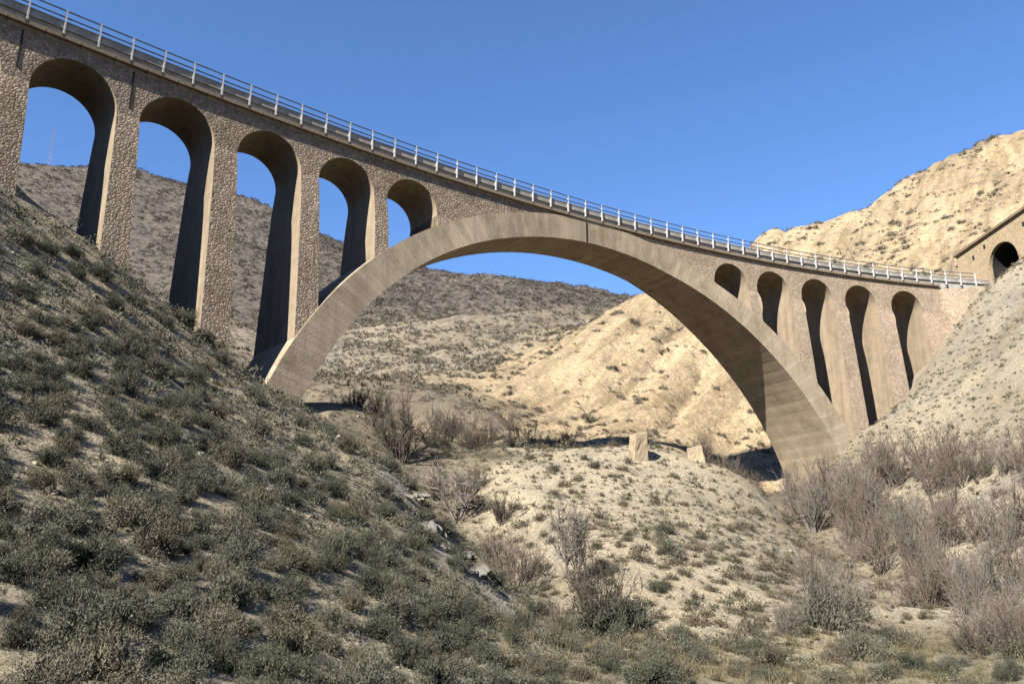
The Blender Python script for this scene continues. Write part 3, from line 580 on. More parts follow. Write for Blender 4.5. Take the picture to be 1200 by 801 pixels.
for y, z in ((4.6, 6.3), (-3.6, 7.4), (2.6, 7.0)):
    m = MB(); m.box(-.02, .3, y - .17, y + .17, z - .28, z + .28); obj('weep_hole', m.me('weep_hole', M['lining']), pw)

# ------------------------------------------------------------------ plants: meshes
def unit(v): return v / (np.linalg.norm(v, axis=-1, keepdims=True) + 1e-9)
def leaves(pos, dirn, ln, wd, g):
    """one narrow triangle per leaf"""
    nl = len(pos); side = unit(np.cross(dirn, g.normal(size=(nl, 3)))) * wd[:, None] / 2
    V = np.stack([pos - side, pos + side, pos + dirn * ln[:, None]], 1).reshape(-1, 3)
    return V, np.arange(3 * nl).reshape(-1, 3)
def dome(seed, nl, clumps=16, ln=(.10, .24), wd=(.03, .06), h=.8, spread=.20, up=.5, core=True):
    g = np.random.default_rng(seed)
    cd = unit(g.normal(size=(clumps, 3)) * (1, 1, .75)); cd[:, 2] = np.abs(cd[:, 2]) * .95 + .05
    cr = g.uniform(.45, .86, clumps)
    k = g.integers(0, clumps, nl); off = g.normal(size=(nl, 3)) * spread * g.uniform(.6, 1.3, clumps)[k, None]
    pos = cd[k] * cr[k, None] * (1, 1, h) + off * (1, 1, .8); pos[:, 2] = np.abs(pos[:, 2])
    dr = unit(pos * (.6, .6, .6) + g.normal(size=(nl, 3)) * .45 + np.array((0, 0, up)))
    lens = g.uniform(*ln, nl); wds = g.uniform(*wd, nl)
    if core:                                              # inner leaves pulled in and enlarged to block light and deepen shadows
        m_ = nl // 6; pos[:m_] *= .58; lens[:m_] *= 2.0; wds[:m_] *= 2.6
    V, F = leaves(pos, dr, lens, wds, g)
    leaf = np.clip(.45 + .28 * g.normal(size=nl), 0, 1)
    return V, F, np.repeat(leaf, 3)
def tubes(polys, n=3):
    V = []; F = []; b = 0
    for pts, r0, r1 in polys:
        m_ = len(pts); t = unit(np.gradient(pts, axis=0)); u = unit(np.cross(t, (.31, .17, .93))); v = np.cross(t, u)
        rr = np.linspace(r0, r1, m_)[:, None]
        for k in range(n): V.append(pts + rr * (u * math.cos(2 * math.pi * k / n) + v * math.sin(2 * math.pi * k / n)))
        i = np.arange(m_ - 1)
        for k in range(n):
            a = b + k * m_ + i; c = b + ((k + 1) % n) * m_ + i; F.append(np.c_[a, c, c + 1, a + 1])
        b += n * m_
    return np.concatenate(V), np.concatenate(F)
def bare(seed, stems=14, lean=.55, sub=7, subsub=4, upright=.5, r=.016, wig=.10, start=.25, l2=.45, l3=.22):
    """a leafless bush of height about 1: stems, and the finer twigs they carry"""
    g = np.random.default_rng(seed); A = []; B = []
    def shoot(p, d, L, seg, k):
        pts = [p]
        for i in range(seg):
            d = unit(d + g.normal(size=3) * k + np.array((0, 0, upright * .12))); pts.append(pts[-1] + d * L / seg)
        return np.array(pts), d
    for i in range(stems):
        az = g.uniform(0, 2 * math.pi); le = g.uniform(.05, 1) * lean
        d = unit(np.array((math.cos(az) * le, math.sin(az) * le, 1.0))); L = g.uniform(.6, 1.05)
        pts, _ = shoot(np.array((math.cos(az), math.sin(az), 0)) * g.uniform(0, .10) + np.array((0, 0, -.05)), d, L, 6, wig)
        A.append((pts, r * g.uniform(.7, 1.2), r * .22))
        for j in range(sub):
            f = g.uniform(start, .98); q = f * 6; a = int(q); p = pts[a] + (pts[min(a + 1, 6)] - pts[a]) * (q - a)
            d2 = unit(unit(pts[min(a + 1, 6)] - pts[max(a - 1, 0)]) + g.normal(size=3) * .6 + np.array((0, 0, upright * .5)))
            p2, _ = shoot(p, d2, L * l2 * g.uniform(.5, 1.1) * (1.15 - f * .6), 3, wig * 1.3)
            B.append((p2, r * .46, r * .22))
            for k in range(subsub):
                f2 = g.uniform(.15, 1) * 3; a2 = min(int(f2), 2); p = p2[a2] + (p2[a2 + 1] - p2[a2]) * (f2 - a2)
                d3 = unit(p2[a2 + 1] - p2[a2] + g.normal(size=3) * .025 + g.normal(size=3) * L * .05 + np.array((0, 0, upright * .02)))
                d3 = unit(d3 + g.normal(size=3) * .5 + np.array((0, 0, upright * .3)))
                p3, _ = shoot(p, d3, l3 * g.uniform(.4, 1.1), 2, wig)
                B.append((p3, r * .27, r * .15))
    return tubes(A), tubes(B)
def vattr(V, g, leaf=None): return {'tint': ('FLOAT', np.zeros(len(V))), 'leaf': ('FLOAT', leaf if leaf is not None else np.clip(.4 + .2 * g.normal(size=len(V)), 0, 1))}

def join(variants, pts, scl, rz, tilt=None, seed=3):
    """many small plants as one mesh (what nobody could count)"""
    g = np.random.default_rng(seed); Vs = []; Fs = []; T = []; Lf = []; b = 0
    which = g.integers(0, len(variants), len(pts))
    for i in range(len(pts)):
        V, F, lf = variants[which[i]]; c, s_ = math.cos(rz[i]), math.sin(rz[i])
        q = np.stack([V[:, 0] * c - V[:, 1] * s_, V[:, 0] * s_ + V[:, 1] * c, V[:, 2]], 1) * scl[i] + pts[i]
        Vs.append(q); Fs.append(F + b); T.append(np.full(len(V), g.random())); Lf.append(lf); b += len(V)
    return np.concatenate(Vs), np.concatenate(Fs), {'tint': ('FLOAT', np.concatenate(T)), 'leaf': ('FLOAT', np.concatenate(Lf))}

# ------------------------------------------------------------------ where plants stand
def in_view(p, margin=30):
    th = R(15); dep = p[:, 1] * math.cos(th) + p[:, 2] * math.sin(th); upw = -p[:, 1] * math.sin(th) + p[:, 2] * math.cos(th)
    u = 600 + 960 * p[:, 0] / np.maximum(dep, .1); v = 400 - 960 * upw / np.maximum(dep, .1)
    return (dep > 1) & (u > -margin) & (u < 1200 + margin) & (v > -margin) & (v < 801 + margin)
def seen(p, lift):
    q = p + np.array((0, 0, 1.0)) * lift[:, None]; ok = np.ones(len(q), bool)
    for f in (.25, .4, .5, .6, .7, .78, .85, .9, .94, .97):
        s = q * f; ok &= s[:, 2] > height(s[:, 0], s[:, 1])[0] - .15
    return ok
def scatter(x0, x1, y0, y1, count, dens, g):
    x = g.uniform(x0, x1, count); y = g.uniform(y0, y1, count); W = zone_w(x, y)
    cl = .5 + .9 * np.clip(fbm(x / 5, y / 5, 3, 91) + .35, 0, 1.2)
    u = (x * .80 - y * .60) + 2.5 * fbm(x / 14, y / 14, 2, 31); dr_ = 1 - np.sqrt(np.abs(vnoise(u / 7.0, (x + y) / 70, 40)))
    cl *= 1 - W[:, 4] + W[:, 4] * (.35 + 1.9 * dr_)                  # on the sandy hill plants gather in the rills
    cl = np.maximum(cl, W[:, 0] * .95)
    cl *= 1 - .85 * shale(x, y)
    keep = g.random(count) < (W @ dens) * cl
    x = x[keep]; y = y[keep]; W = W[keep]
    z, t, q, _ = height(x, y)
    free = ~((q > -.6) & (q < 7) & (t > -4) & (t < 9))
    # nothing grows inside the masonry
    for s in np.arange(-16, 98, 1.0):
        c = P(s, 2.3, 0); free &= ~((np.hypot(x - c[0], y - c[1]) < 4.0) & ((s < 31) | (s > 62)) & (z > intr(s) - 2 if 17 < s < 76 else True))
    return np.c_[x, y, z][free], W[free]
def thin(p, rad, g, gap=.55):
    """drop those that would grow into each other"""
    order = np.argsort(-rad + g.normal(size=len(rad)) * .05); cell = {}; keep = []
    for i in order:
        cx, cy = int(p[i, 0] // 2), int(p[i, 1] // 2); ok = True
        for a in (-1, 0, 1):
            for b in (-1, 0, 1):
                for j in cell.get((cx + a, cy + b), ()):
                    if math.hypot(p[i, 0] - p[j, 0], p[i, 1] - p[j, 1]) < gap * (rad[i] + rad[j]): ok = False; break
                if not ok: break
            if not ok: break
        if ok: cell.setdefault((cx, cy), []).append(i); keep.append(i)
    return np.array(keep)
def normal_at(p):
    e = .6; z = lambda dx, dy: height(p[:, 0] + dx, p[:, 1] + dy)[0]
    return unit(np.c_[-(z(e, 0) - z(-e, 0)) / (2 * e), -(z(0, e) - z(0, -e)) / (2 * e), np.ones(len(p))])

g = np.random.default_rng(101)
#                        L    G    M    R    S    H    D    P
# 1. olive shrubs of the left slope
pts, W = scatter(-46, 14, 7, 66, 30000, np.array([.95, .3, .02, 0, 0, .3, 0, .07]), g)
rad = g.lognormal(-.92, .30, len(pts)).clip(.25, .8) * (1 - .35 * W[:, 1])
k = thin(pts, rad, g, .74); pts, rad, W = pts[k], rad[k], W[k]
app = rad / np.linalg.norm(pts, axis=1); vis = in_view(pts) & seen(pts, rad * .7)
far_ = np.linalg.norm(pts, axis=1) > 11.5; pts, rad, W, app, vis = pts[far_], rad[far_], W[far_], app[far_], vis[far_]
order = np.argsort(-app * vis)[:300]; big = np.zeros(len(pts), bool); big[order] = True; big &= vis
shrub_var = []
for i in range(9):
    V, F, lf = dome(200 + i, 5600, clumps=26 + i, ln=(.035, .095), wd=(.015, .030), h=.80 + .06 * (i % 4), spread=.11 + .015 * (i % 3), up=.15)
    shrub_var.append(mesh('slope_shrub', V, F, M['shrub'], vattr(V, g, lf)))
def px_of(p): return 600 + 960 * p[0] / (p[1] * .966 + p[2] * .259)
def slope_label(p, r):
    size = 'large dark green shrub' if r > .55 else ('olive shrub' if r > .36 else 'small grey-green shrub')
    row = 'high on the left slope' if p[1] > 33 else ('halfway down the left slope' if p[1] > 21 else 'low on the left slope')
    u = px_of(p)
    c = 'straight below the leftmost arch' if u < 140 else ('below the second arch' if u < 255 else ('below the third arch' if u < 350 else ('below the foot of the great arch' if u < 470 else 'beside the gully')))
    return size + ' ' + row + ', ' + c
def tuft_label(p, r):
    size = 'larger dark tuft' if r > .29 else 'small dark tuft'
    w_ = zone_w(p[0], p[1])[0]; u = px_of(p)
    if w_[3] > .5: return size + (' high on the grey right bank near the piers' if p[2] > 10 else ' low on the grey right bank behind the thicket')
    if w_[2] > .4:
        c = 'left flank' if u < 690 else ('middle' if u < 830 else 'right flank')
        return size + ' on the ' + c + ' of the sunlit mound, ' + ('near its crest' if p[1] > 48 else ('halfway up' if p[1] > 37 else 'near its foot'))
    return size + (' in the gully left of the mound' if u < 700 else ' in the gully right of the mound' if p[1] > 30 else ' on the flat valley bottom')
def hill_label(p, r):
    size = 'bigger bush' if r > .55 else 'small bush'
    w_ = zone_w(p[0], p[1])[0]; u = px_of(p)
    if w_[4] > .4 and p[2] > 33: return size + ' on the bright sandy hill ' + ('above the tunnel' if u > 1080 else ('near the skyline' if p[1] > 135 else 'above the right end of the railing'))
    if w_[4] > .4: return size + ' on the sunlit sandy slope framed by the ' + ('left half' if u < 690 else 'right half') + ' of the great arch'
    return size + ' on the grey hillside seen ' + ('between the left piers' if u < 340 else 'under the great arch')
def plant_each(name, P_, Rd, variants, labels, cat, hs=(.8, 1.15)):
    nr = normal_at(P_)
    for i in range(len(P_)):
        lab = labels(P_[i], Rd[i])
        o = obj(name, variants[int(g.integers(len(variants)))], None, tuple(P_[i] - np.array((0, 0, .06 * Rd[i]))))
        up = Vector(tuple(nr[i] * .5 + np.array((0, 0, .5)))).normalized()
        o.rotation_euler = (up.to_track_quat('Z', 'Y') @ Matrix.Rotation(g.uniform(0, 6.28), 3, 'Z').to_quaternion()).to_euler()
        o.scale = (Rd[i] * g.uniform(.85, 1.15), Rd[i] * g.uniform(.85, 1.15), Rd[i] * g.uniform(*hs))
        tag(o, lab, cat, lab)
plant_each('slope_shrub', pts[big], rad[big], shrub_var, slope_label, 'shrub', (1.1, 1.7))
near_out = ~vis & (np.linalg.norm(pts, axis=1) < 26)
pts, rad, big = pts[~near_out], rad[~near_out], big[~near_out]
lowv = [dome(300 + i, 180, core=False, clumps=11, ln=(.12, .26), wd=(.09, .15), h=1.35, up=.2) for i in range(8)]
r_ = ~big
V, F, at = join(lowv, pts[r_] - np.array((0, 0, .03)), rad[r_], g.uniform(0, 6.28, r_.sum()))
tag(obj('slope_scrub', mesh('slope_scrub', V, F, M['shrub'], at)), 'thick cover of small olive scrub between the larger shrubs of the left slope', 'scrub', kind='stuff')

# 2. tufts of the sunlit mound and the right bank
pts, W = scatter(-6, 66, 20, 91, 34000, np.array([.02, .2, .66, .55, .25, .1, 0, .15]), g)
rad = g.lognormal(-1.62, .34, len(pts)).clip(.1, .5)
k = thin(pts, rad * 1.9, g); pts, rad, W = pts[k], rad[k], W[k]
app = rad / np.linalg.norm(pts, axis=1); vis = in_view(pts) & seen(pts, rad * .7)
order = np.argsort(-app * vis)[:300]; big = np.zeros(len(pts), bool); big[order] = True; big &= vis
tuft_var = []
for i in range(7):
    V, F, lf = dome(400 + i, 420, core=False, clumps=9 + i, ln=(.16, .36), wd=(.05, .10), h=.6, spread=.27)
    tuft_var.append(mesh('dry_tuft', V, F, M['tuft'], vattr(V, g, lf)))
zr = lambda p: zone_w(p[0], p[1])[0]
plant_each('dry_tuft', pts[big], rad[big], tuft_var, tuft_label, 'tuft', (.95, 1.4))
lowt = [dome(450 + i, 55, core=False, clumps=8, ln=(.25, .5), wd=(.14, .24), h=.7) for i in range(6)]
r_ = ~big
V, F, at = join(lowt, pts[r_] - np.array((0, 0, .02)), rad[r_], g.uniform(0, 6.28, r_.sum()), seed=8)
tag(obj('mound_scrub', mesh('mound_scrub', V, F, M['tuft'], at)), 'fine scatter of tiny dry tufts over the mound and the right bank', 'scrub', kind='stuff')

# 3. bushes of the hills behind
pa, Wa = scatter(-30, 150, 91, 156, 14000, np.array([.1, .5, .3, .4, .2, .6, .1, 0]), g)
pa2, Wa2 = scatter(-120, 60, 88, 226, 14000, np.array([.1, .6, 0, 0, .05, .6, .7, 0]), g)
pts = np.r_[pa, pa2]; W = np.r_[Wa, Wa2]
rad = g.lognormal(-.95, .42, len(pts)).clip(.18, 1.1) * (1 + .1 * W[:, 5] + .6 * W[:, 6])
k = thin(pts, rad, g); pts, rad, W = pts[k], rad[k], W[k]
app = rad / np.linalg.norm(pts, axis=1); vis = in_view(pts) & seen(pts, rad * .7)
order = np.argsort(-app * vis * (.25 + (W[:, 4] > .5)))[:260]; big = np.zeros(len(pts), bool); big[order] = True; big &= vis
hb_var = []
for i in range(6):
    V, F, lf = dome(500 + i, 260, core=False, clumps=9 + i, ln=(.2, .42), wd=(.07, .13), h=.75)
    hb_var.append(mesh('hill_bush', V, F, M['hillbush'], vattr(V, g, lf)))
plant_each('hill_bush', pts[big], rad[big], hb_var, hill_label, 'bush')
lowh = [dome(550 + i, 46, core=False, clumps=7, ln=(.3, .6), wd=(.16, .28)) for i in range(6)]
r_ = ~big & (vis | (g.random(len(pts)) < .3))
V, F, at = join(lowh, pts[r_], rad[r_], g.uniform(0, 6.28, r_.sum()), seed=9)
tag(obj('hill_scrub', mesh('hill_scrub', V, F, M['hillbush'], at)), 'sparse dry scrub spread over the hillsides behind the viaduct', 'scrub', kind='stuff')
pts, W = scatter(-330, 160, 200, 384, 22000, np.array([0, 0, 0, 0, .1, .5, .9, 0]), g)
vis = in_view(pts) & seen(pts, np.full(len(pts), 1.5)); pts = pts[vis]
rad = g.lognormal(-.25, .35, len(pts)).clip(.35, 1.5)
V, F, at = join([dome(570 + i, 40, core=False, clumps=9, ln=(.25, .5), wd=(.2, .34), up=.1) for i in range(6)], pts, rad, g.uniform(0, 6.28, len(pts)), seed=10)
tag(obj('ridge_scrub', mesh('ridge_scrub', V, F, M['ridgebush'], at)), 'dark low woodland covering the distant ridge on the left', 'scrub', kind='stuff')

# 4. dry grass in the gully and along the bottom of the valley
def blades(seed, nb):
    q = np.random.default_rng(seed); az = q.uniform(0, 6.28, nb); rr = q.uniform(0, .45, nb)
    pos = np.c_[np.cos(az) * rr, np.sin(az) * rr, np.zeros(nb)]; dr = unit(np.c_[np.cos(az) * .5, np.sin(az) * .5, np.ones(nb)] + q.normal(size=(nb, 3)) * .3)
    V, F = leaves(pos, dr, q.uniform(.4, 1.1, nb), q.uniform(.03, .07, nb), q)
    return V, F, np.repeat(q.uniform(.1, .9, nb), 3)
gv = [blades(600 + i, 26) for i in range(6)]
pts, W = scatter(-20, 40, 8, 66, 26000, np.array([.04, .75, .12, .15, .05, .1, 0, .8]), g)
vis = in_view(pts) & seen(pts, np.full(len(pts), .3)); pts = pts[vis]
V, F, at = join(gv, pts - np.array((0, 0, .02)), g.uniform(.16, .42, len(pts)), g.uniform(0, 6.28, len(pts)), seed=12)
tag(obj('dry_grass', mesh('dry_grass', V, F, M['grass'], at)), 'short dry grass in the gully and along the valley bottom', 'grass', kind='stuff')

# ------------------------------------------------------------------ rocks
def rock_mesh(seed, mat, flat=.6, ch=.55):
    q = np.random.default_rng(seed)
    import bmesh
    bm = bmesh.new(); bmesh.ops.create_icosphere(bm, subdivisions=2, radius=1.0)
    pl = [(unit(q.normal(size=3)), q.uniform(ch, .9)) for _ in range(11)]
    for v in bm.verts:
        c = np.array(v.co)
        for nrm, dd in pl:
            e = c @ nrm - dd
            if e > 0: c = c - nrm * e
        c = c * (1 + .05 * q.normal()); v.co = (c[0], c[1] * .8, c[2] * flat)
    me = bpy.data.meshes.new('rock'); bm.to_mesh(me); bm.free(); me.materials.append(mat); return me
rocks = [rock_mesh(700 + i, M['rock']) for i in range(6)]
M['pale'] = mat_conc('pale_stone', (.175, .15, .115), .3, 1.6, .8, False, 6.0)
pale = [rock_mesh(720 + i, M['pale']) for i in range(6)]
# loose pale stones between the shrubs of the left slope and on the mound
pts, W = scatter(-40, 40, 8, 63, 7000, np.array([.30, .08, .08, .2, .1, .1, 0, .12]), g)
vis = in_view(pts) & seen(pts, np.full(len(pts), .1)); pts = pts[vis]
rad = g.lognormal(-2.3, .45, len(pts)).clip(.05, .28)
app = rad / np.linalg.norm(pts, axis=1); big = np.zeros(len(pts), bool); big[np.argsort(-app)[:40]] = True
for i in np.where(big)[0]:
    lab = 'pale loose stone lying between the shrubs of the left slope' if zr(pts[i])[0] > .4 else 'pale loose stone lying on the open ground in the valley'
    tag(obj('loose_stone', pale[i % 6], None, tuple(pts[i]), (g.uniform(-.3, .3), g.uniform(-.3, .3), g.uniform(0, 6)), (rad[i],) * 3), lab, 'stone', lab)
def rk(me):
    V = np.array([v.co for v in me.vertices]); F = np.array([tuple(p.vertices) for p in me.polygons]); return V, F, np.full(len(V), .5)
rv = [rk(m_) for m_ in pale]
V, F, at = join(rv, pts[~big], rad[~big], g.uniform(0, 6.28, (~big).sum()), seed=13)
tag(obj('stone_scatter', mesh('stone_scatter', V, F, M['pale'], at)), 'small pale stones scattered over the slopes', 'stones', kind='stuff')

def pix_xy(px, Y, z=3.0): return (px - 600) / 960 * (Y * .966 + z * .259)
# slanting grey slabs of bedrock along the right edge of the left slope
for i, (x, y, L, wd, hh, yaw, lab) in enumerate([
        (-5.2, 46.5, 1.8, .7, .9, -.9, 'uppermost grey bedrock slab on the right edge of the left slope'),
        (-4.4, 44.0, 2.2, .8, 1.1, -1.0, 'long pale grey bedrock slab near the top of the outcrop'),
        (-3.6, 42.2, 1.7, .9, 1.0, -.8, 'broad grey bedrock slab in the middle of the outcrop'),
        (-2.9, 40.6, 2.3, .7, 1.2, -1.05, 'tall tilted grey slab in the middle of the outcrop'),
        (-2.3, 39.0, 1.9, 1.0, .9, -.9, 'wide whitish slab in the lower half of the outcrop'),
        (-1.6, 37.6, 1.6, .8, .8, -1.1, 'lowest pale grey slab of the outcrop, beside the reddish bare bush')]):
    x *= .957; y *= .87
    e = empty('rock_outcrop', (x, y, hgt(x, y)), lab, 'rock', 'grey rock outcrop')
    q = np.random.default_rng(740 + i)
    for j in range(7):
        o = obj('rock_slab', rocks[(i + j) % 6], e, (q.uniform(-.9, .9), q.uniform(-.6, .6), q.uniform(-.08, .12)), (q.uniform(.1, .5), q.uniform(.1, .45), yaw + q.uniform(-.3, .3)), (L * q.uniform(.2, .42), wd * q.uniform(.2, .4), hh * q.uniform(.14, .3)))

# two dressed blocks on the crest of the mound
def block(name, x, y, wx, wy, h, rot, lab, lean):
    m = MB(); t = .84
    m.hexa([(-wx / 2, -wy / 2, -.4), (wx / 2, -wy / 2, -.4), (wx / 2, wy / 2, -.4), (-wx / 2, wy / 2, -.4)],
           [(-wx / 2 * t + lean, -wy / 2 * t, h * .86), (wx / 2 * t + lean, -wy / 2 * t, h), (wx / 2 * t + lean, wy / 2 * t, h * 1.03), (-wx / 2 * t + lean, wy / 2 * t, h * .92)])
    me = m.me(name, M['block'])
    import bmesh
    bm = bmesh.new(); bm.from_mesh(me); bmesh.ops.bevel(bm, geom=list(bm.edges), offset=.07, segments=1, affect='EDGES'); bmesh.ops.subdivide_edges(bm, edges=list(bm.edges), cuts=4, use_grid_fill=True)
    q = np.random.default_rng(int(x * 100))
    for vt in bm.verts:                                        # worn, chipped faces
        c = vt.co; k = .10 * float(fbm(np.array([c.x * 1.7 + c.z]), np.array([c.y * 1.7 - c.z * 1.3]), 3, 5)[0]); vt.co = (c.x * (1 + k) + q.normal() * .012, c.y * (1 + k) + q.normal() * .012, c.z + q.normal() * .012)
    bm.to_mesh(me); bm.free()
    o = obj(name, me, None, (x, y, hgt(x, y)), (0.04, -.05, rot))
    tag(o, lab, 'stone block')
block('stone_block', pix_xy(748, 55.2, 6.5), 55.2, 1.15, 1.0, 1.65, .35, 'tall pale upright stone block on the crest of the mound', .12)
block('stone_block', pix_xy(818, 57.8, 6), 57.8, 1.2, 1.0, 1.0, -.2, 'squat pale stone block right of the taller one, near the arch foot', -.1)

# ------------------------------------------------------------------ bare bushes, each with stems and twigs
BV = {}
def bush_kind(kind, seed):
    seed = {'dense': 20 + seed % 4, 'upright': 30 + seed % 3}.get(kind, seed)
    if (kind, seed) in BV: return BV[(kind, seed)]
    kw = {'spread': dict(stems=16, lean=.95, sub=9, subsub=5, upright=.6, r=.016, wig=.10),
          'upright': dict(stems=13, lean=.8, sub=9, subsub=4, upright=.8, r=.0125, wig=.14, start=.15, l2=.5, l3=.2),
          'dense': dict(stems=20, lean=1.3, sub=9, subsub=4, upright=.5, r=.012, wig=.16, start=.12, l2=.42, l3=.22),
          'tree': dict(stems=5, lean=.8, sub=14, subsub=8, upright=.5, r=.022, wig=.12, start=.3, l2=.6, l3=.25)}[kind]
    mt = {'spread': 'twig_dark', 'upright': 'twig_red', 'dense': 'twig_grey', 'tree': 'twig_grey'}[kind]
    (Va, Fa), (Vb, Fb) = bare(seed, **kw)
    BV[(kind, seed)] = (Va, Fa, Vb, Fb, mt, {}); return BV[(kind, seed)]
def bush(name, kind, seed, px, Y, h, lab, group=None, wide=1.0, mt=None, cat='bush', rz=None, leafy=None):
    Y = Y * .87; h = h * .95; x = pix_xy(px, Y); z = hgt(x, Y); Va, Fa, Vb, Fb, m0, cache = bush_kind(kind, seed); mt = mt or m0
    if mt not in cache: cache[mt] = (mesh('stems', Va, Fa, M[mt], vattr(Va, g)), mesh('twigs', Vb, Fb, M[mt], vattr(Vb, g)))
    e = empty(name, (x, Y, z - .03), lab, cat, group); e.rotation_euler = (0, 0, g.uniform(0, 6.28) if rz is None else rz); e.scale = (h * wide, h * wide, h)
    obj('stems', cache[mt][0], e); obj('twigs', cache[mt][1], e)
    if leafy:
        V, F, lf = dome(seed + 900, leafy, clumps=22, ln=(.05, .12), wd=(.014, .03), h=.8, spread=.12)
        obj('foliage', mesh('foliage', V * np.array((.62, .62, .75)), F, M['shrub'], vattr(V, g, lf)), e)
    return e
bush('bare_bush', 'spread', 1, 470, 60, 4.9, 'big dark leafless bush with fanned branches beneath the left foot of the great arch', wide=.8)
bush('bare_tree', 'tree', 2, 537, 54, 3.4, 'small pale grey leafless tree in the gully left of the mound', cat='tree')
bush('bare_bush', 'dense', 3, 600, 42, 3.5, 'reddish purple leafless bush in the gully beside the grey rock slabs', wide=.62, mt='twig_red')
bush('round_bush', 'dense', 4, 712, 34.5, 3.2, 'dark grey rounded bush at the foot of the mound, lower middle of the picture', wide=.85, mt='twig_dark', leafy=3200)
bush('bare_bush', 'dense', 5, 655, 36, 1.5, 'low dark bush in the shade just left of the rounded grey bush', wide=.8, mt='twig_dark', leafy=700)
bush('bare_sapling', 'tree', 6, 672, 40, 3.6, 'thin leafless sapling behind the rounded grey bush', wide=.6, cat='tree')
bush('bare_bush', 'dense', 7, 785, 74, 2.6, 'grey leafless bush between the two pale stone blocks', wide=.8)
bush('slender_shrub', 'upright', 8, 620, 82, 4.0, 'slender upright shrub beside the dark band of shade behind the mound', wide=.8, mt='twig_dark', leafy=900)
bush('dark_bush', 'dense', 9, 888, 84, 2.6, 'dark bush in the shade right against the right foot of the great arch', wide=.7, mt='twig_dark')
for i, (px, Y, h) in enumerate(((362, 92, 3.0), (385, 97, 3.4), (405, 96, 3.0), (425, 90, 2.8), (440, 94, 3.4), (505, 92, 3.0), (525, 84, 3.0), (545, 88, 3.2), (560, 80, 2.8), (575, 90, 2.8), (595, 95, 3.2))):
    bush('bare_bush', ('dense', 'upright')[i % 2], 10 + i % 3, px, Y, h, 'brownish leafless bush in the row below the grey hillside under the arch', 'bare bushes behind the arch', wide=.9, mt=('twig_red', 'twig_grey')[i % 2])
for i, (px, Y, h) in enumerate(((500, 64, 2.2), (522, 68, 2.6), (548, 66, 2.2), (565, 72, 2.6), (585, 76, 2.4), (600, 70, 1.8), (640, 84, 2.6), (668, 88, 2.2), (440, 66, 2.4), (410, 68, 2.2), (388, 70, 2.0), (508, 57, 1.8), (560, 58, 1.8), (588, 52, 2.0), (620, 45, 1.8), (575, 47, 1.7))):
    bush('gully_bush', ('dense', 'spread')[i % 2], (3 + i) if i % 2 == 0 else 1, px, Y, h, 'dark leafless brush in the gully ' + ('beneath the left arch foot' if px < 480 else ('behind the crest of the mound' if Y > 69 else 'along the left flank of the mound')) + (', low and dense' if i % 2 == 0 else ', with fanned stems'), 'dark brush in the gully', wide=.9, mt='twig_dark', leafy=500 if i % 3 == 0 else None)
for i, (px, Y, h) in enumerate(((830, 98, 3.6), (852, 95, 3.2), (868, 92, 3.0))):
    bush('bare_bush', 'upright', 13 + i % 2, px, Y, h, 'reddish leafless bush behind the squat stone block, left of the right arch foot', 'bare bushes by the right foot', wide=.8)
TH = []
for Y in np.r_[np.linspace(78, 55, 26), np.linspace(54, 32, 46)]:
    lo_ = np.interp(Y, [33, 40, 50, 60, 70, 81], [1125, 1085, 1045, 1010, 965, 945]); wd_ = np.interp(Y, [33, 50, 60, 70, 81], [130, 210, 230, 150, 60])
    px = lo_ + wd_ * g.random(); h = np.interp(Y, [33, 45, 55, 65, 75, 81], [2.1, 2.8, 3.4, 4.1, 5.0, 4.2]) * g.uniform(.7, 1.15)
    TH.append((px, Y, h))
TH += [(942, 76, 4.6), (955, 73, 5.2), (972, 78, 5.0), (985, 74, 5.4), (1003, 70, 5.0), (1020, 66, 4.6), (930, 82, 3.6)]
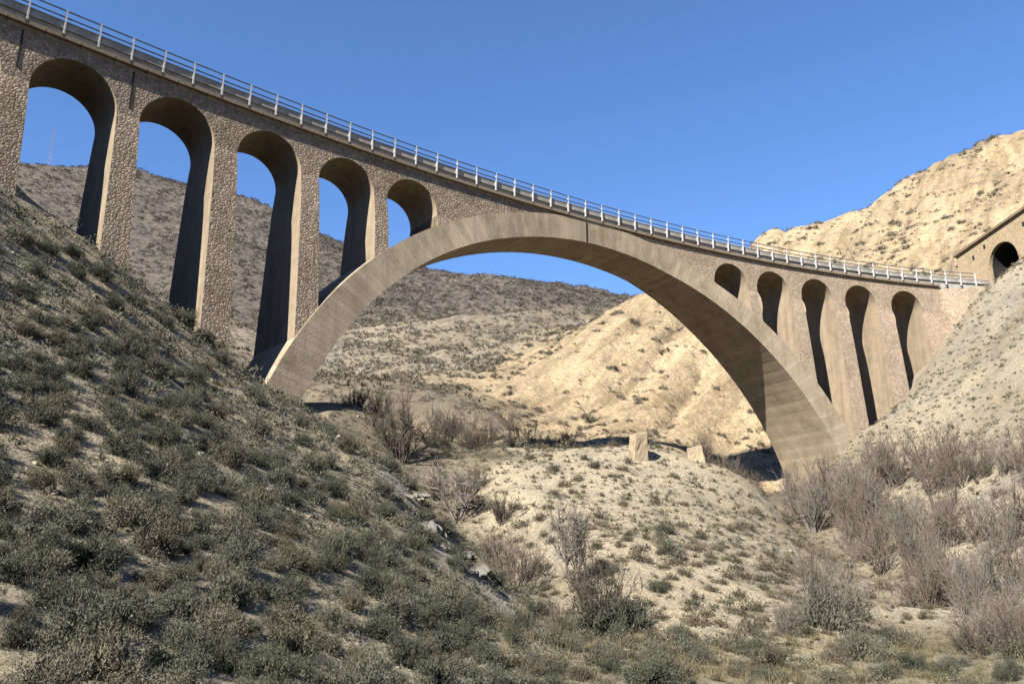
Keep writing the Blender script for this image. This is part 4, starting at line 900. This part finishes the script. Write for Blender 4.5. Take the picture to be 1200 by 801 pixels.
for i, (px, Y, h) in enumerate(TH):
    kd = 'upright' if i % 3 else 'dense'
    hue = 'pinkish' if i % 3 != 1 else 'grey'
    if Y > 69: lab = 'tall %s leafless bush in front of the right arch foot' % hue if px < 975 else 'tall %s leafless bush in front of the right piers' % hue
    elif Y > 55: lab = '%s leafless bush in the %s of the right thicket, %s' % (hue, 'left edge' if px < 1060 else 'middle', 'upright' if i % 3 else 'spreading')
    else: lab = '%s leafless bush in the near thicket, %s' % ('upright' if i % 3 else 'spreading', 'at its left edge' if px < 1110 else ('in the middle' if px < 1165 else 'at the right edge of the picture'))
    bush('thicket_bush', kd, 20 + i % 3, px, Y, h, lab, lab, wide=g.uniform(.7, 1.0) * (1.0 if kd == 'upright' else .8), mt=('twig_red', 'twig_grey', 'twig_red')[i % 3] if Y > 50 else ('twig_grey', 'twig_red')[i % 2])
bush('round_bush', 'dense', 30, 955, 36, 3.1, 'large dark grey bush on the lower right flank of the mound', wide=.9, mt='twig_grey', leafy=2600)
bush('round_bush', 'dense', 31, 905, 34, 1.5, 'small grey bush left of the large one on the lower right flank of the mound', wide=.85, mt='twig_grey')
bush('bare_bush', 'upright', 21, 945, 42, 2.6, 'purplish leafless bush just above the large grey bush on the mound', wide=.9)
bush('green_shrub', 'dense', 32, 1165, 29, 1.7, 'dark green shrub in the bottom right corner', wide=.8, mt='twig_dark', leafy=2200)
bush('green_shrub', 'dense', 33, 1110, 31, 1.2, 'smaller dark shrub left of the one in the bottom right corner', wide=.9, mt='twig_dark', leafy=1500)

# ------------------------------------------------------------------ a radio mast on the far ridge
mx, my = -230.0, 370.0; mz = hgt(mx, my)
e = empty('radio_mast', (mx, my, mz), 'thin pale lattice mast on the distant ridge at far left', 'mast')
for a in range(3):
    m = MB(); c0 = (1.1 * math.cos(a * 2.094), 1.1 * math.sin(a * 2.094)); m.tube([(c0[0], c0[1], -1), (c0[0] * .3, c0[1] * .3, 24)], .06, 4); obj('mast_leg', m.me('mast_leg', M['slab']), e)
m = MB()
for k in range(8):
    f0 = 1 - .7 * k / 8; f1 = 1 - .7 * (k + 1) / 8
    for a in range(3): m.tube([(1.1 * f0 * math.cos(a * 2.094), 1.1 * f0 * math.sin(a * 2.094), k * 3), (1.1 * f1 * math.cos((a + 1) * 2.094), 1.1 * f1 * math.sin((a + 1) * 2.094), k * 3 + 3)], .035, 4)
obj('mast_bracing', m.me('mast_bracing', M['slab']), e)
